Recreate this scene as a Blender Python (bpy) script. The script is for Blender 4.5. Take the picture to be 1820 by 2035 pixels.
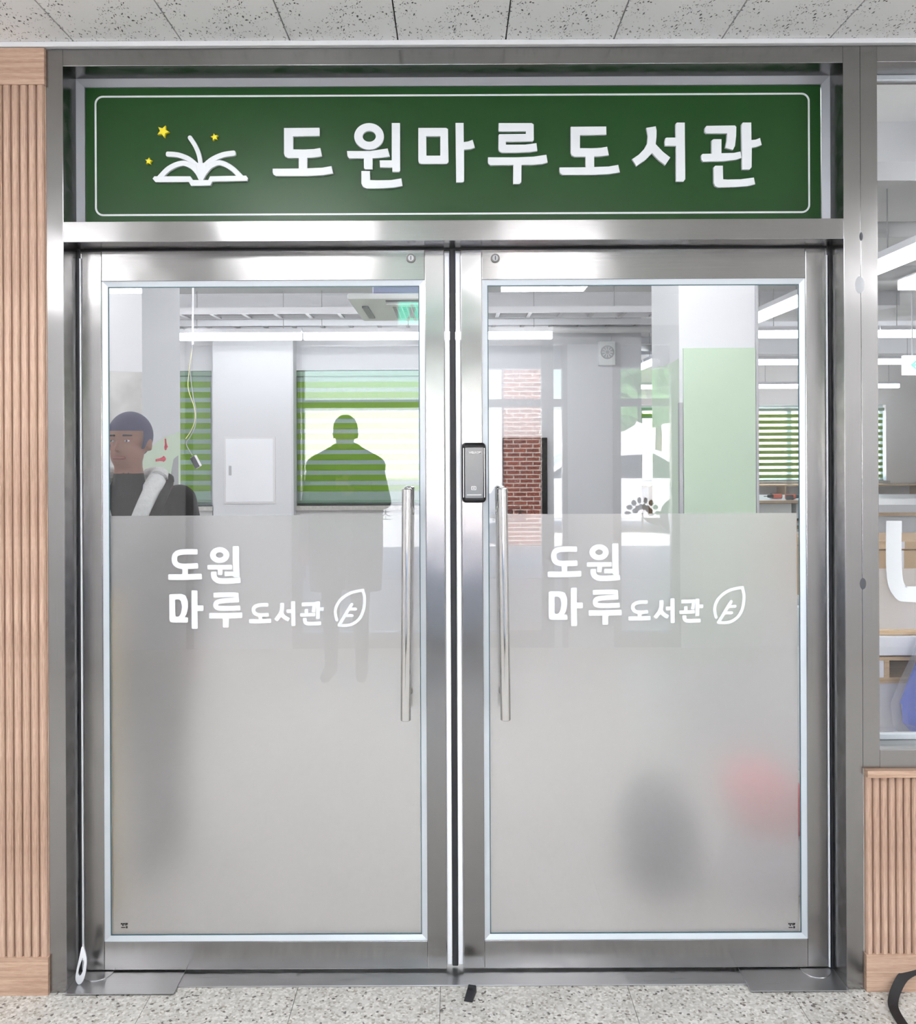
import bpy, bmesh, math, random
from mathutils import Vector, Matrix
random.seed(7)
PI = math.pi
for o in list(bpy.data.objects):
    bpy.data.objects.remove(o)
SC = bpy.context.scene
C = SC.collection

# ------------------------------------------------------------------ camera
CAM_Y, CAM_Z, F_PX = -2.5, 1.524, 1780.0
VPX, VPY, ROLL = 903.0, 885.0, 0.0044
cam_d = bpy.data.cameras.new('camera')
cam = bpy.data.objects.new('camera', cam_d)
C.objects.link(cam)
cam.location = (0, CAM_Y, CAM_Z)
cam_d.sensor_fit = 'VERTICAL'
cam_d.sensor_height = 24.0
cam_d.sensor_width = 24.0
cam_d.lens = F_PX / 2035.0 * 24.0
cam_d.shift_x = (910.0 - VPX) / 2035.0
cam_d.shift_y = -(1017.5 - VPY) / 2035.0
cam_d.clip_end = 400
cam.rotation_euler = (Matrix.Rotation(PI / 2, 4, 'X') @ Matrix.Rotation(-ROLL, 4, 'Z')).to_euler()
SC.camera = cam

# ------------------------------------------------------------------ sky, sun, exposure
world = bpy.data.worlds.new('sky')
SC.world = world
world.use_nodes = True
nt = world.node_tree
nt.nodes.clear()
w_out = nt.nodes.new('ShaderNodeOutputWorld')
w_bg = nt.nodes.new('ShaderNodeBackground')
w_sky = nt.nodes.new('ShaderNodeTexSky')
w_sky.sky_type = 'NISHITA'
w_sky.sun_disc = False
w_sky.sun_elevation = math.radians(48)
w_sky.sun_rotation = math.radians(20)
w_sky.air_density = 1.0
w_sky.dust_density = 1.5
w_bg.inputs['Strength'].default_value = 0.72
nt.links.new(w_sky.outputs[0], w_bg.inputs[0])
nt.links.new(w_bg.outputs[0], w_out.inputs[0])

sun_d = bpy.data.lights.new('sun', 'SUN')
sun_d.energy = 22.0
sun_d.angle = math.radians(0.8)
sun_d.color = (1.0, 0.985, 0.96)
sun = bpy.data.objects.new('sun', sun_d)
C.objects.link(sun)
sun.location = (4, 20, 20)
sun.rotation_euler = Vector((-0.22, -0.62, -0.75)).to_track_quat('-Z', 'Y').to_euler()

SC.view_settings.view_transform = 'Standard'
SC.view_settings.look = 'None'
SC.view_settings.gamma = 1.0
SC.view_settings.use_curve_mapping = False
SC.view_settings.exposure = 0.84
cy = SC.cycles
cy.max_bounces = 10
cy.use_denoising = True
cy.use_adaptive_sampling = True
cy.adaptive_threshold = 0.04
cy.diffuse_bounces = 3
cy.glossy_bounces = 4
cy.transmission_bounces = 6
cy.transparent_max_bounces = 32
cy.sample_clamp_indirect = 6.0
cy.caustics_reflective = False
cy.caustics_refractive = True
cy.blur_glossy = 0.5

# ------------------------------------------------------------------ helpers
def P(px, py, Y):
    """photo pixel (1820 x 2035 frame) at depth Y -> (X, Y, Z)"""
    a, b = px - VPX, py - VPY
    s = (Y - CAM_Y) / F_PX
    return ((a - b * ROLL) * s, Y, CAM_Z - (b + a * ROLL) * s)


class MB:
    def __init__(self):
        self.v, self.f = [], []

    def add(self, vs, fs):
        n = len(self.v)
        self.v += [tuple(p) for p in vs]
        self.f += [tuple(i + n for i in f) for f in fs]
        return self

    def box(self, x0, x1, y0, y1, z0, z1):
        vs = [(x0, y0, z0), (x1, y0, z0), (x1, y1, z0), (x0, y1, z0), (x0, y0, z1), (x1, y0, z1), (x1, y1, z1), (x0, y1, z1)]
        return self.add(vs, [(0, 3, 2, 1), (4, 5, 6, 7), (0, 1, 5, 4), (1, 2, 6, 5), (2, 3, 7, 6), (3, 0, 4, 7)])

    def prism(self, poly, y0, y1):
        """polygon in (x, z), extruded along y"""
        n = len(poly)
        area = sum(poly[i][0] * poly[(i + 1) % n][1] - poly[(i + 1) % n][0] * poly[i][1] for i in range(n))
        if area < 0:
            poly = poly[::-1]
        vs = [(x, y0, z) for x, z in poly] + [(x, y1, z) for x, z in poly]
        fs = [tuple(range(n)), tuple(range(2 * n - 1, n - 1, -1))]
        fs += [(i, i + n, (i + 1) % n + n, (i + 1) % n) for i in range(n)]
        return self.add(vs, fs)

    def cyl(self, p0, p1, r0, r1=None, n=16, cap=True):
        r1 = r0 if r1 is None else r1
        p0, p1 = Vector(p0), Vector(p1)
        d = (p1 - p0).normalized()
        a = Vector((0, 0, 1)) if abs(d.z) < 0.9 else Vector((1, 0, 0))
        e1 = d.cross(a).normalized()
        e2 = d.cross(e1)
        vs = []
        for p, r in ((p0, r0), (p1, r1)):
            for i in range(n):
                t = 2 * PI * i / n
                vs.append(p + e1 * math.cos(t) * r + e2 * math.sin(t) * r)
        fs = [(i, (i + 1) % n, (i + 1) % n + n, i + n) for i in range(n)]
        if cap:
            fs += [tuple(range(n - 1, -1, -1)), tuple(range(n, 2 * n))]
        return self.add(vs, fs)

    def tube(self, pts, r, n=8):
        pts = [Vector(p) for p in pts]
        rs = r if isinstance(r, (list, tuple)) else [r] * len(pts)
        vs, fs = [], []
        for k, p in enumerate(pts):
            d = (pts[min(k + 1, len(pts) - 1)] - pts[max(k - 1, 0)]).normalized()
            a = Vector((0, 1, 0)) if abs(d.y) < 0.9 else Vector((1, 0, 0))
            e1 = d.cross(a).normalized()
            e2 = d.cross(e1)
            for i in range(n):
                t = 2 * PI * i / n
                vs.append(p + e1 * math.cos(t) * rs[k] + e2 * math.sin(t) * rs[k])
        for k in range(len(pts) - 1):
            for i in range(n):
                fs.append((k * n + i, k * n + (i + 1) % n, (k + 1) * n + (i + 1) % n, (k + 1) * n + i))
        fs += [tuple(range(n - 1, -1, -1)), tuple(range((len(pts) - 1) * n, len(pts) * n))]
        return self.add(vs, fs)

    def ball(self, c, r, nu=14, nv=9):
        rx, ry, rz = r if isinstance(r, (list, tuple)) else (r, r, r)
        vs = [(c[0], c[1], c[2] - rz)]
        for j in range(1, nv):
            t = -PI / 2 + PI * j / nv
            for i in range(nu):
                p = 2 * PI * i / nu
                vs.append((c[0] + rx * math.cos(t) * math.cos(p), c[1] + ry * math.cos(t) * math.sin(p), c[2] + rz * math.sin(t)))
        vs.append((c[0], c[1], c[2] + rz))
        fs = [(0, 1 + (i + 1) % nu, 1 + i) for i in range(nu)]
        for j in range(nv - 2):
            for i in range(nu):
                a, b = 1 + j * nu + i, 1 + j * nu + (i + 1) % nu
                fs.append((a, b, b + nu, a + nu))
        t = len(vs) - 1
        b = 1 + (nv - 2) * nu
        fs += [(b + i, b + (i + 1) % nu, t) for i in range(nu)]
        return self.add(vs, fs)

    def capsule(self, p0, r0, p1, r1, n=12):
        self.ball(p0, r0, n, 8)
        self.ball(p1, r1, n, 8)
        return self.cyl(p0, p1, r0, r1, n)

    def xform(self, m):
        self.v = [tuple(m @ Vector(p)) for p in self.v]
        return self

    def mesh(self, name):
        me = bpy.data.meshes.new(name)
        me.from_pydata(self.v, [], self.f)
        me.update()
        return me


def tag(o, label=None, cat=None, group=None, kind=None):
    if label:
        o['label'] = label
    if cat:
        o['category'] = cat
    if group:
        o['group'] = group
    if kind:
        o['kind'] = kind
    return o


def empty(name, loc=(0, 0, 0), label=None, cat=None, group=None, kind=None):
    o = bpy.data.objects.new(name, None)
    C.objects.link(o)
    o.location = loc
    o.empty_display_size = 0.05
    return tag(o, label, cat, group, kind)


def obj(name, src, mat, parent=None, bevel=0.0, smooth=False, segs=2):
    me = src.mesh(name) if isinstance(src, MB) else src
    if bevel > 0:
        bm = bmesh.new()
        bm.from_mesh(me)
        bmesh.ops.bevel(bm, geom=bm.edges[:], offset=bevel, segments=segs, affect='EDGES', profile=0.6, clamp_overlap=True)
        bm.to_mesh(me)
        bm.free()
    me.materials.clear()
    me.materials.append(mat)
    o = bpy.data.objects.new(name, me)
    C.objects.link(o)
    if smooth:
        for p in me.polygons:
            p.use_smooth = True
        me.set_sharp_from_angle(angle=math.radians(40))
    if parent is not None:
        o.parent = parent
        o.matrix_parent_inverse = world_m(parent).inverted()
    return o


def world_m(o):
    m = Matrix.Translation(o.location) @ o.rotation_euler.to_matrix().to_4x4()
    if o.parent is not None:
        m = world_m(o.parent) @ o.matrix_parent_inverse @ m
    return m


def box(name, x0, x1, y0, y1, z0, z1, mat, parent=None, bevel=0.0):
    return obj(name, MB().box(x0, x1, y0, y1, z0, z1), mat, parent, bevel)


def copy_tree(o, delta, parent=None):
    c = o.copy()
    C.objects.link(c)
    if parent is None:
        c.location = Vector(o.location) + Vector(delta)
    else:
        c.parent = parent
    for ch in list(o.children):
        copy_tree(ch, delta, c)
    return c


def struct(o):
    o['kind'] = 'structure'
    return o


def catmull(pts, step=6):
    if len(pts) < 3:
        return pts
    out = []
    q = [pts[0]] + list(pts) + [pts[-1]]
    for i in range(1, len(q) - 2):
        p0, p1, p2, p3 = q[i - 1], q[i], q[i + 1], q[i + 2]
        for k in range(step):
            t = k / step
            out.append(tuple(0.5 * ((2 * b) + (-a + c) * t + (2 * a - 5 * b + 4 * c - d) * t * t + (-a + 3 * b - 3 * c + d) * t ** 3)
                             for a, b, c, d in zip(p0, p1, p2, p3)))
    out.append(tuple(pts[-1]))
    return out


def stroke(pts, w, smooth=True, cap=0.35):
    """outline of a stroke of width w; cap 0 = square end, 1 = round end"""
    p = catmull(pts) if smooth else list(pts)
    L, R = [], []
    for k in range(len(p)):
        a, b = p[max(k - 1, 0)], p[min(k + 1, len(p) - 1)]
        dx, dy = b[0] - a[0], b[1] - a[1]
        l = math.hypot(dx, dy) or 1
        nx, ny = -dy / l * w / 2, dx / l * w / 2
        L.append((p[k][0] + nx, p[k][1] + ny))
        R.append((p[k][0] - nx, p[k][1] - ny))

    def endcap(c, frm, dirx, diry):
        r = w / 2 * cap
        out = []
        nx, ny = -diry, dirx
        for s, angs in ((1, (PI / 2, PI / 3, PI / 6, 0)), (-1, (0, -PI / 6, -PI / 3, -PI / 2))):
            cx, cyy = c[0] + nx * s * (w / 2 - r) - dirx * 0, c[1] + ny * s * (w / 2 - r)
            for t in angs:
                out.append((cx + dirx * math.cos(t) * r + nx * math.sin(t) * r, cyy + diry * math.cos(t) * r + ny * math.sin(t) * r))
        return out
    a, b = p[-2], p[-1]
    l = math.hypot(b[0] - a[0], b[1] - a[1]) or 1
    e = endcap(b, None, (b[0] - a[0]) / l, (b[1] - a[1]) / l)
    a, b = p[1], p[0]
    l = math.hypot(b[0] - a[0], b[1] - a[1]) or 1
    s = endcap(b, None, (b[0] - a[0]) / l, (b[1] - a[1]) / l)
    return L[:-1] + e + R[::-1][1:-1] + s


def ring(cx, cy, rx, ry, n=36):
    return [(cx + rx * math.cos(2 * PI * i / n), cy + ry * math.sin(2 * PI * i / n)) for i in range(n)]


def fill_groups(groups, y0, y1, bevel=0.0):
    """groups: list of lists of outlines in world (x, z); each list is an outer outline and its holes"""
    vs, fs = [], []
    for gi, outs in enumerate(groups):
        g0 = y0 - gi * 0.00018
        cu = bpy.data.curves.new('tmp', 'CURVE')
        cu.dimensions = '2D'
        cu.fill_mode = 'BOTH'
        cu.extrude = (y1 - g0) / 2 - bevel
        cu.bevel_depth = bevel
        cu.bevel_resolution = 1
        cu.offset = -bevel
        for pts in outs:
            sp = cu.splines.new('POLY')
            sp.points.add(len(pts) - 1)
            for q, (x, z) in zip(sp.points, pts):
                q.co = (x, z, 0, 1)
            sp.use_cyclic_u = True
        t = bpy.data.objects.new('tmp', cu)
        C.objects.link(t)
        dg = bpy.context.evaluated_depsgraph_get()
        me = bpy.data.meshes.new_from_object(t.evaluated_get(dg))
        n = len(vs)
        vs += [(v.co.x, (g0 + y1) / 2 - v.co.z, v.co.y) for v in me.vertices]
        fs += [tuple(i + n for i in p.vertices) for p in me.polygons]
        bpy.data.objects.remove(t)
        bpy.data.curves.remove(cu)
        bpy.data.meshes.remove(me)
    me = bpy.data.meshes.new('fill')
    me.from_pydata(vs, [], fs)
    me.update()
    return me


def text_mesh(body, size, m, extrude=0.0):
    cu = bpy.data.curves.new('tmp', 'FONT')
    cu.body = body
    cu.size = size
    cu.extrude = extrude
    cu.align_x = 'CENTER'
    cu.align_y = 'CENTER'
    t = bpy.data.objects.new('tmp', cu)
    C.objects.link(t)
    me = bpy.data.meshes.new_from_object(t.evaluated_get(bpy.context.evaluated_depsgraph_get()))
    me.transform(m)
    bpy.data.objects.remove(t)
    bpy.data.curves.remove(cu)
    return me


# ------------------------------------------------------------------ materials
def srgb(r, g, b):
    f = lambda c: ((c / 255 + 0.055) / 1.055) ** 2.4 if c > 10 else c / 255 / 12.92
    return (f(r), f(g), f(b), 1.0)


def new_mat(name):
    m = bpy.data.materials.new(name)
    m.use_nodes = True
    t = m.node_tree
    return m, t, t.nodes['Principled BSDF'], t.nodes['Material Output']


def plain(name, col, rough=0.5, metal=0.0, noise=0.06, scale=6.0, bump=0.0, spec=0.5, coat=0.0, bscale=None):
    """painted / plastic / cloth surface: a colour with a little unevenness and optional fine relief"""
    m, t, b, out = new_mat(name)
    tc = t.nodes.new('ShaderNodeTexCoord')
    n = t.nodes.new('ShaderNodeTexNoise')
    n.inputs['Scale'].default_value = scale
    n.inputs['Detail'].default_value = 4
    t.links.new(tc.outputs['Object'], n.inputs['Vector'])
    mix = t.nodes.new('ShaderNodeMixRGB')
    mix.inputs[1].default_value = tuple(min(1, c * (1 + noise)) for c in col[:3]) + (1,)
    mix.inputs[2].default_value = tuple(c * (1 - noise) for c in col[:3]) + (1,)
    t.links.new(n.outputs['Fac'], mix.inputs[0])
    t.links.new(mix.outputs[0], b.inputs['Base Color'])
    b.inputs['Roughness'].default_value = rough
    b.inputs['Metallic'].default_value = metal
    b.inputs['Specular IOR Level'].default_value = spec
    b.inputs['Coat Weight'].default_value = coat
    if bump > 0:
        n2 = t.nodes.new('ShaderNodeTexNoise')
        n2.inputs['Scale'].default_value = bscale or scale * 12
        n2.inputs['Detail'].default_value = 3
        t.links.new(tc.outputs['Object'], n2.inputs['Vector'])
        bp = t.nodes.new('ShaderNodeBump')
        bp.inputs['Strength'].default_value = bump
        bp.inputs['Distance'].default_value = 0.004
        t.links.new(n2.outputs['Fac'], bp.inputs['Height'])
        t.links.new(bp.outputs[0], b.inputs['Normal'])
    return m


def steel(name, along, col=(0.285, 0.278, 0.275), rough=0.2, aniso=0.75, wav=0.12):
    """hairline stainless steel; along = brushing direction of the member"""
    m, t, b, out = new_mat(name)
    tc = t.nodes.new('ShaderNodeTexCoord')
    mp = t.nodes.new('ShaderNodeMapping')
    mp.inputs['Scale'].default_value = (900, 900, 6) if along == 'z' else (6, 900, 900)
    t.links.new(tc.outputs['Object'], mp.inputs[0])
    n = t.nodes.new('ShaderNodeTexNoise')
    n.inputs['Scale'].default_value = 1.0
    n.inputs['Detail'].default_value = 2
    t.links.new(mp.outputs[0], n.inputs['Vector'])
    r = t.nodes.new('ShaderNodeMapRange')
    r.inputs[3].default_value = rough * 0.8
    r.inputs[4].default_value = rough * 1.25
    t.links.new(n.outputs['Fac'], r.inputs[0])
    t.links.new(r.outputs[0], b.inputs['Roughness'])
    mix = t.nodes.new('ShaderNodeMixRGB')
    mix.inputs[1].default_value = tuple(c * 1.05 for c in col) + (1,)
    mix.inputs[2].default_value = tuple(c * 0.93 for c in col) + (1,)
    t.links.new(n.outputs['Fac'], mix.inputs[0])
    t.links.new(mix.outputs[0], b.inputs['Base Color'])
    b.inputs['Metallic'].default_value = 1.0
    b.inputs['Anisotropic'].default_value = aniso
    tg = t.nodes.new('ShaderNodeCombineXYZ')
    for i, v in enumerate((1, 0, 0) if along == 'z' else (0, 0, 1)):
        tg.inputs[i].default_value = v
    t.links.new(tg.outputs[0], b.inputs['Tangent'])
    n2 = t.nodes.new('ShaderNodeTexNoise')
    n2.inputs['Scale'].default_value = 7.0
    n2.inputs['Detail'].default_value = 1
    t.links.new(tc.outputs['Object'], n2.inputs['Vector'])
    bp = t.nodes.new('ShaderNodeBump')
    bp.inputs['Strength'].default_value = wav
    bp.inputs['Distance'].default_value = 0.01
    t.links.new(n2.outputs['Fac'], bp.inputs['Height'])
    t.links.new(bp.outputs[0], b.inputs['Normal'])
    return m


def wood(name, c1, c2, axis='z', scale=1.0, rough=0.55):
    m, t, b, out = new_mat(name)
    tc = t.nodes.new('ShaderNodeTexCoord')
    mp = t.nodes.new('ShaderNodeMapping')
    mp.inputs['Scale'].default_value = (95 * scale, 95 * scale, 3.2 * scale) if axis == 'z' else (3.2 * scale, 95 * scale, 95 * scale)
    t.links.new(tc.outputs['Object'], mp.inputs[0])
    n = t.nodes.new('ShaderNodeTexNoise')
    n.inputs['Scale'].default_value = 1.0
    n.inputs['Detail'].default_value = 6
    n.inputs['Roughness'].default_value = 0.65
    n.inputs['Distortion'].default_value = 0.6
    t.links.new(mp.outputs[0], n.inputs['Vector'])
    mp2 = t.nodes.new('ShaderNodeMapping')
    mp2.inputs['Scale'].default_value = (420, 420, 40) if axis == 'z' else (40, 420, 420)
    t.links.new(tc.outputs['Object'], mp2.inputs[0])
    n2 = t.nodes.new('ShaderNodeTexNoise')
    n2.inputs['Scale'].default_value = 1.0
    n2.inputs['Detail'].default_value = 2
    t.links.new(mp2.outputs[0], n2.inputs['Vector'])
    ad = t.nodes.new('ShaderNodeMath')
    ad.operation = 'MULTIPLY_ADD'
    ad.inputs[1].default_value = 0.35
    t.links.new(n2.outputs['Fac'], ad.inputs[0])
    t.links.new(n.outputs['Fac'], ad.inputs[2])
    cr = t.nodes.new('ShaderNodeValToRGB')
    cr.color_ramp.elements[0].position = 0.45
    cr.color_ramp.elements[0].color = c2
    cr.color_ramp.elements[1].position = 0.85
    cr.color_ramp.elements[1].color = c1
    t.links.new(ad.outputs[0], cr.inputs[0])
    t.links.new(cr.outputs[0], b.inputs['Base Color'])
    b.inputs['Roughness'].default_value = rough
    bp = t.nodes.new('ShaderNodeBump')
    bp.inputs['Strength'].default_value = 0.15
    bp.inputs['Distance'].default_value = 0.002
    t.links.new(ad.outputs[0], bp.inputs['Height'])
    t.links.new(bp.outputs[0], b.inputs['Normal'])
    return m


def glass(name, tint=(0.988, 0.989, 0.989), f0=0.045, dirt=0.0):
    """thin architectural glass: straight-through transmission and a Schlick mirror term on each face"""
    m, t, b, out = new_mat(name)
    t.nodes.remove(b)
    lw = t.nodes.new('ShaderNodeLayerWeight')
    lw.inputs[0].default_value = 0.5
    pw = t.nodes.new('ShaderNodeMath')
    pw.operation = 'POWER'
    pw.inputs[1].default_value = 5
    t.links.new(lw.outputs['Facing'], pw.inputs[0])
    ma = t.nodes.new('ShaderNodeMath')
    ma.operation = 'MULTIPLY_ADD'
    ma.inputs[1].default_value = 1 - f0
    ma.inputs[2].default_value = f0
    t.links.new(pw.outputs[0], ma.inputs[0])
    tr = t.nodes.new('ShaderNodeBsdfTransparent')
    tr.inputs[0].default_value = tint + (1,)
    gl = t.nodes.new('ShaderNodeBsdfGlossy')
    gl.inputs['Roughness'].default_value = 0.0
    gl.inputs[0].default_value = (1, 1, 1, 1)
    mx = t.nodes.new('ShaderNodeMixShader')
    t.links.new(ma.outputs[0], mx.inputs[0])
    t.links.new(tr.outputs[0], mx.inputs[1])
    t.links.new(gl.outputs[0], mx.inputs[2])
    t.links.new(mx.outputs[0], out.inputs[0])
    return m


def frosted(name, rough=0.4, diff=0.35, col=(1.0, 0.985, 0.99)):
    m, t, b, out = new_mat(name)
    t.nodes.remove(b)
    g = t.nodes.new('ShaderNodeBsdfGlass')
    g.inputs['Color'].default_value = col + (1,)
    g.inputs['Roughness'].default_value = rough
    g.inputs['IOR'].default_value = 1.42
    d = t.nodes.new('ShaderNodeBsdfDiffuse')
    d.inputs[0].default_value = (0.88, 0.87, 0.875, 1)
    tl = t.nodes.new('ShaderNodeBsdfTranslucent')
    tl.inputs[0].default_value = (0.93, 0.92, 0.925, 1)
    m1 = t.nodes.new('ShaderNodeMixShader')
    m1.inputs[0].default_value = 0.5
    t.links.new(d.outputs[0], m1.inputs[1])
    t.links.new(tl.outputs[0], m1.inputs[2])
    m2 = t.nodes.new('ShaderNodeMixShader')
    m2.inputs[0].default_value = diff
    t.links.new(g.outputs[0], m2.inputs[1])
    t.links.new(m1.outputs[0], m2.inputs[2])
    t.links.new(m2.outputs[0], out.inputs[0])
    return m


def sheer(name, col, alpha):
    m, t, b, out = new_mat(name)
    t.nodes.remove(b)
    tr = t.nodes.new('ShaderNodeBsdfTransparent')
    d = t.nodes.new('ShaderNodeBsdfDiffuse')
    d.inputs[0].default_value = col
    tl = t.nodes.new('ShaderNodeBsdfTranslucent')
    tl.inputs[0].default_value = col
    m1 = t.nodes.new('ShaderNodeMixShader')
    m1.inputs[0].default_value = 0.14
    t.links.new(d.outputs[0], m1.inputs[1])
    t.links.new(tl.outputs[0], m1.inputs[2])
    m2 = t.nodes.new('ShaderNodeMixShader')
    m2.inputs[0].default_value = alpha
    t.links.new(tr.outputs[0], m2.inputs[1])
    t.links.new(m1.outputs[0], m2.inputs[2])
    t.links.new(m2.outputs[0], out.inputs[0])
    return m


def emit(name, col, strength):
    m, t, b, out = new_mat(name)
    b.inputs['Base Color'].default_value = (0.9, 0.9, 0.9, 1)
    b.inputs['Emission Color'].default_value = col
    b.inputs['Emission Strength'].default_value = strength
    return m


def ceiling_tile_mat():
    m, t, b, out = new_mat('fissured_ceiling_board')
    tc = t.nodes.new('ShaderNodeTexCoord')
    mp = t.nodes.new('ShaderNodeMapping')
    mp.inputs['Scale'].default_value = (1.0, 0.55, 1.0)
    t.links.new(tc.outputs['Object'], mp.inputs[0])
    wob = t.nodes.new('ShaderNodeTexNoise')
    wob.inputs['Scale'].default_value = 60
    t.links.new(mp.outputs[0], wob.inputs['Vector'])
    add = t.nodes.new('ShaderNodeMixRGB')
    add.blend_type = 'LINEAR_LIGHT'
    add.inputs[0].default_value = 0.012
    t.links.new(mp.outputs[0], add.inputs[1])
    t.links.new(wob.outputs['Color'], add.inputs[2])
    masks = []
    for sc, lo, hi, nsc in ((95, 0.17, 0.23, 14.0), (170, 0.15, 0.21, 22.0)):
        v = t.nodes.new('ShaderNodeTexVoronoi')
        v.inputs['Scale'].default_value = sc
        t.links.new(add.outputs[0], v.inputs['Vector'])
        r = t.nodes.new('ShaderNodeMapRange')
        r.inputs[1].default_value = lo
        r.inputs[2].default_value = hi
        r.inputs[3].default_value = 1
        r.inputs[4].default_value = 0
        t.links.new(v.outputs['Distance'], r.inputs[0])
        n = t.nodes.new('ShaderNodeTexNoise')
        n.inputs['Scale'].default_value = nsc
        n.inputs['Detail'].default_value = 2
        t.links.new(mp.outputs[0], n.inputs['Vector'])
        r2 = t.nodes.new('ShaderNodeMapRange')
        r2.inputs[1].default_value = 0.49
        r2.inputs[2].default_value = 0.53
        t.links.new(n.outputs['Fac'], r2.inputs[0])
        mu = t.nodes.new('ShaderNodeMath')
        mu.operation = 'MULTIPLY'
        t.links.new(r.outputs[0], mu.inputs[0])
        t.links.new(r2.outputs[0], mu.inputs[1])
        masks.append(mu)
    mx = t.nodes.new('ShaderNodeMath')
    mx.operation = 'MAXIMUM'
    t.links.new(masks[0].outputs[0], mx.inputs[0])
    t.links.new(masks[1].outputs[0], mx.inputs[1])
    mix = t.nodes.new('ShaderNodeMixRGB')
    mix.inputs[1].default_value = (0.94, 0.94, 0.94, 1)
    mix.inputs[2].default_value = (0.10, 0.10, 0.10, 1)
    t.links.new(mx.outputs[0], mix.inputs[0])
    t.links.new(mix.outputs[0], b.inputs['Base Color'])
    b.inputs['Roughness'].default_value = 0.85
    bp = t.nodes.new('ShaderNodeBump')
    bp.invert = True
    bp.inputs['Strength'].default_value = 0.5
    bp.inputs['Distance'].default_value = 0.003
    t.links.new(mx.outputs[0], bp.inputs['Height'])
    t.links.new(bp.outputs[0], b.inputs['Normal'])
    return m


def terrazzo_mat():
    m, t, b, out = new_mat('terrazzo')
    tc = t.nodes.new('ShaderNodeTexCoord')
    v = t.nodes.new('ShaderNodeTexVoronoi')
    v.inputs['Scale'].default_value = 150
    t.links.new(tc.outputs['Object'], v.inputs['Vector'])
    cr = t.nodes.new('ShaderNodeValToRGB')
    cr.color_ramp.interpolation = 'CONSTANT'
    e = cr.color_ramp.elements
    e[0].position = 0
    e[0].color = srgb(210, 208, 203)
    e[1].position = 0.30
    e[1].color = srgb(194, 191, 184)
    for pos, c in ((0.55, srgb(226, 224, 219)), (0.72, srgb(168, 162, 152)), (0.82, srgb(204, 201, 195)), (0.92, srgb(104, 98, 94)), (0.955, srgb(218, 215, 209))):
        x = e.new(pos)
        x.color = c
    sep = t.nodes.new('ShaderNodeSeparateColor')
    t.links.new(v.outputs['Color'], sep.inputs[0])
    t.links.new(sep.outputs[0], cr.inputs[0])
    n = t.nodes.new('ShaderNodeTexNoise')
    n.inputs['Scale'].default_value = 6
    n.inputs['Detail'].default_value = 5
    t.links.new(tc.outputs['Object'], n.inputs['Vector'])
    r = t.nodes.new('ShaderNodeMapRange')
    r.inputs[1].default_value = 0.35
    r.inputs[2].default_value = 0.7
    r.inputs[3].default_value = 1.0
    r.inputs[4].default_value = 0.86
    t.links.new(n.outputs['Fac'], r.inputs[0])
    mu = t.nodes.new('ShaderNodeMixRGB')
    mu.blend_type = 'MULTIPLY'
    mu.inputs[0].default_value = 1
    t.links.new(cr.outputs[0], mu.inputs[1])
    t.links.new(r.outputs[0], mu.inputs[2])
    t.links.new(mu.outputs[0], b.inputs['Base Color'])
    b.inputs['Roughness'].default_value = 0.45
    return m


def brick_mat(name, c1, c2, mortar):
    m, t, b, out = new_mat(name)
    tc = t.nodes.new('ShaderNodeTexCoord')
    mp = t.nodes.new('ShaderNodeMapping')
    mp.inputs['Rotation'].default_value = (PI / 2, 0, 0)
    t.links.new(tc.outputs['Object'], mp.inputs[0])
    br = t.nodes.new('ShaderNodeTexBrick')
    br.inputs['Color1'].default_value = c1
    br.inputs['Color2'].default_value = c2
    br.inputs['Mortar'].default_value = mortar
    br.inputs['Scale'].default_value = 1.0
    br.inputs['Brick Width'].default_value = 0.2
    br.inputs['Row Height'].default_value = 0.067
    br.inputs['Mortar Size'].default_value = 0.008
    t.links.new(mp.outputs[0], br.inputs['Vector'])
    t.links.new(br.outputs['Color'], b.inputs['Base Color'])
    b.inputs['Roughness'].default_value = 0.8
    return m


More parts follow.
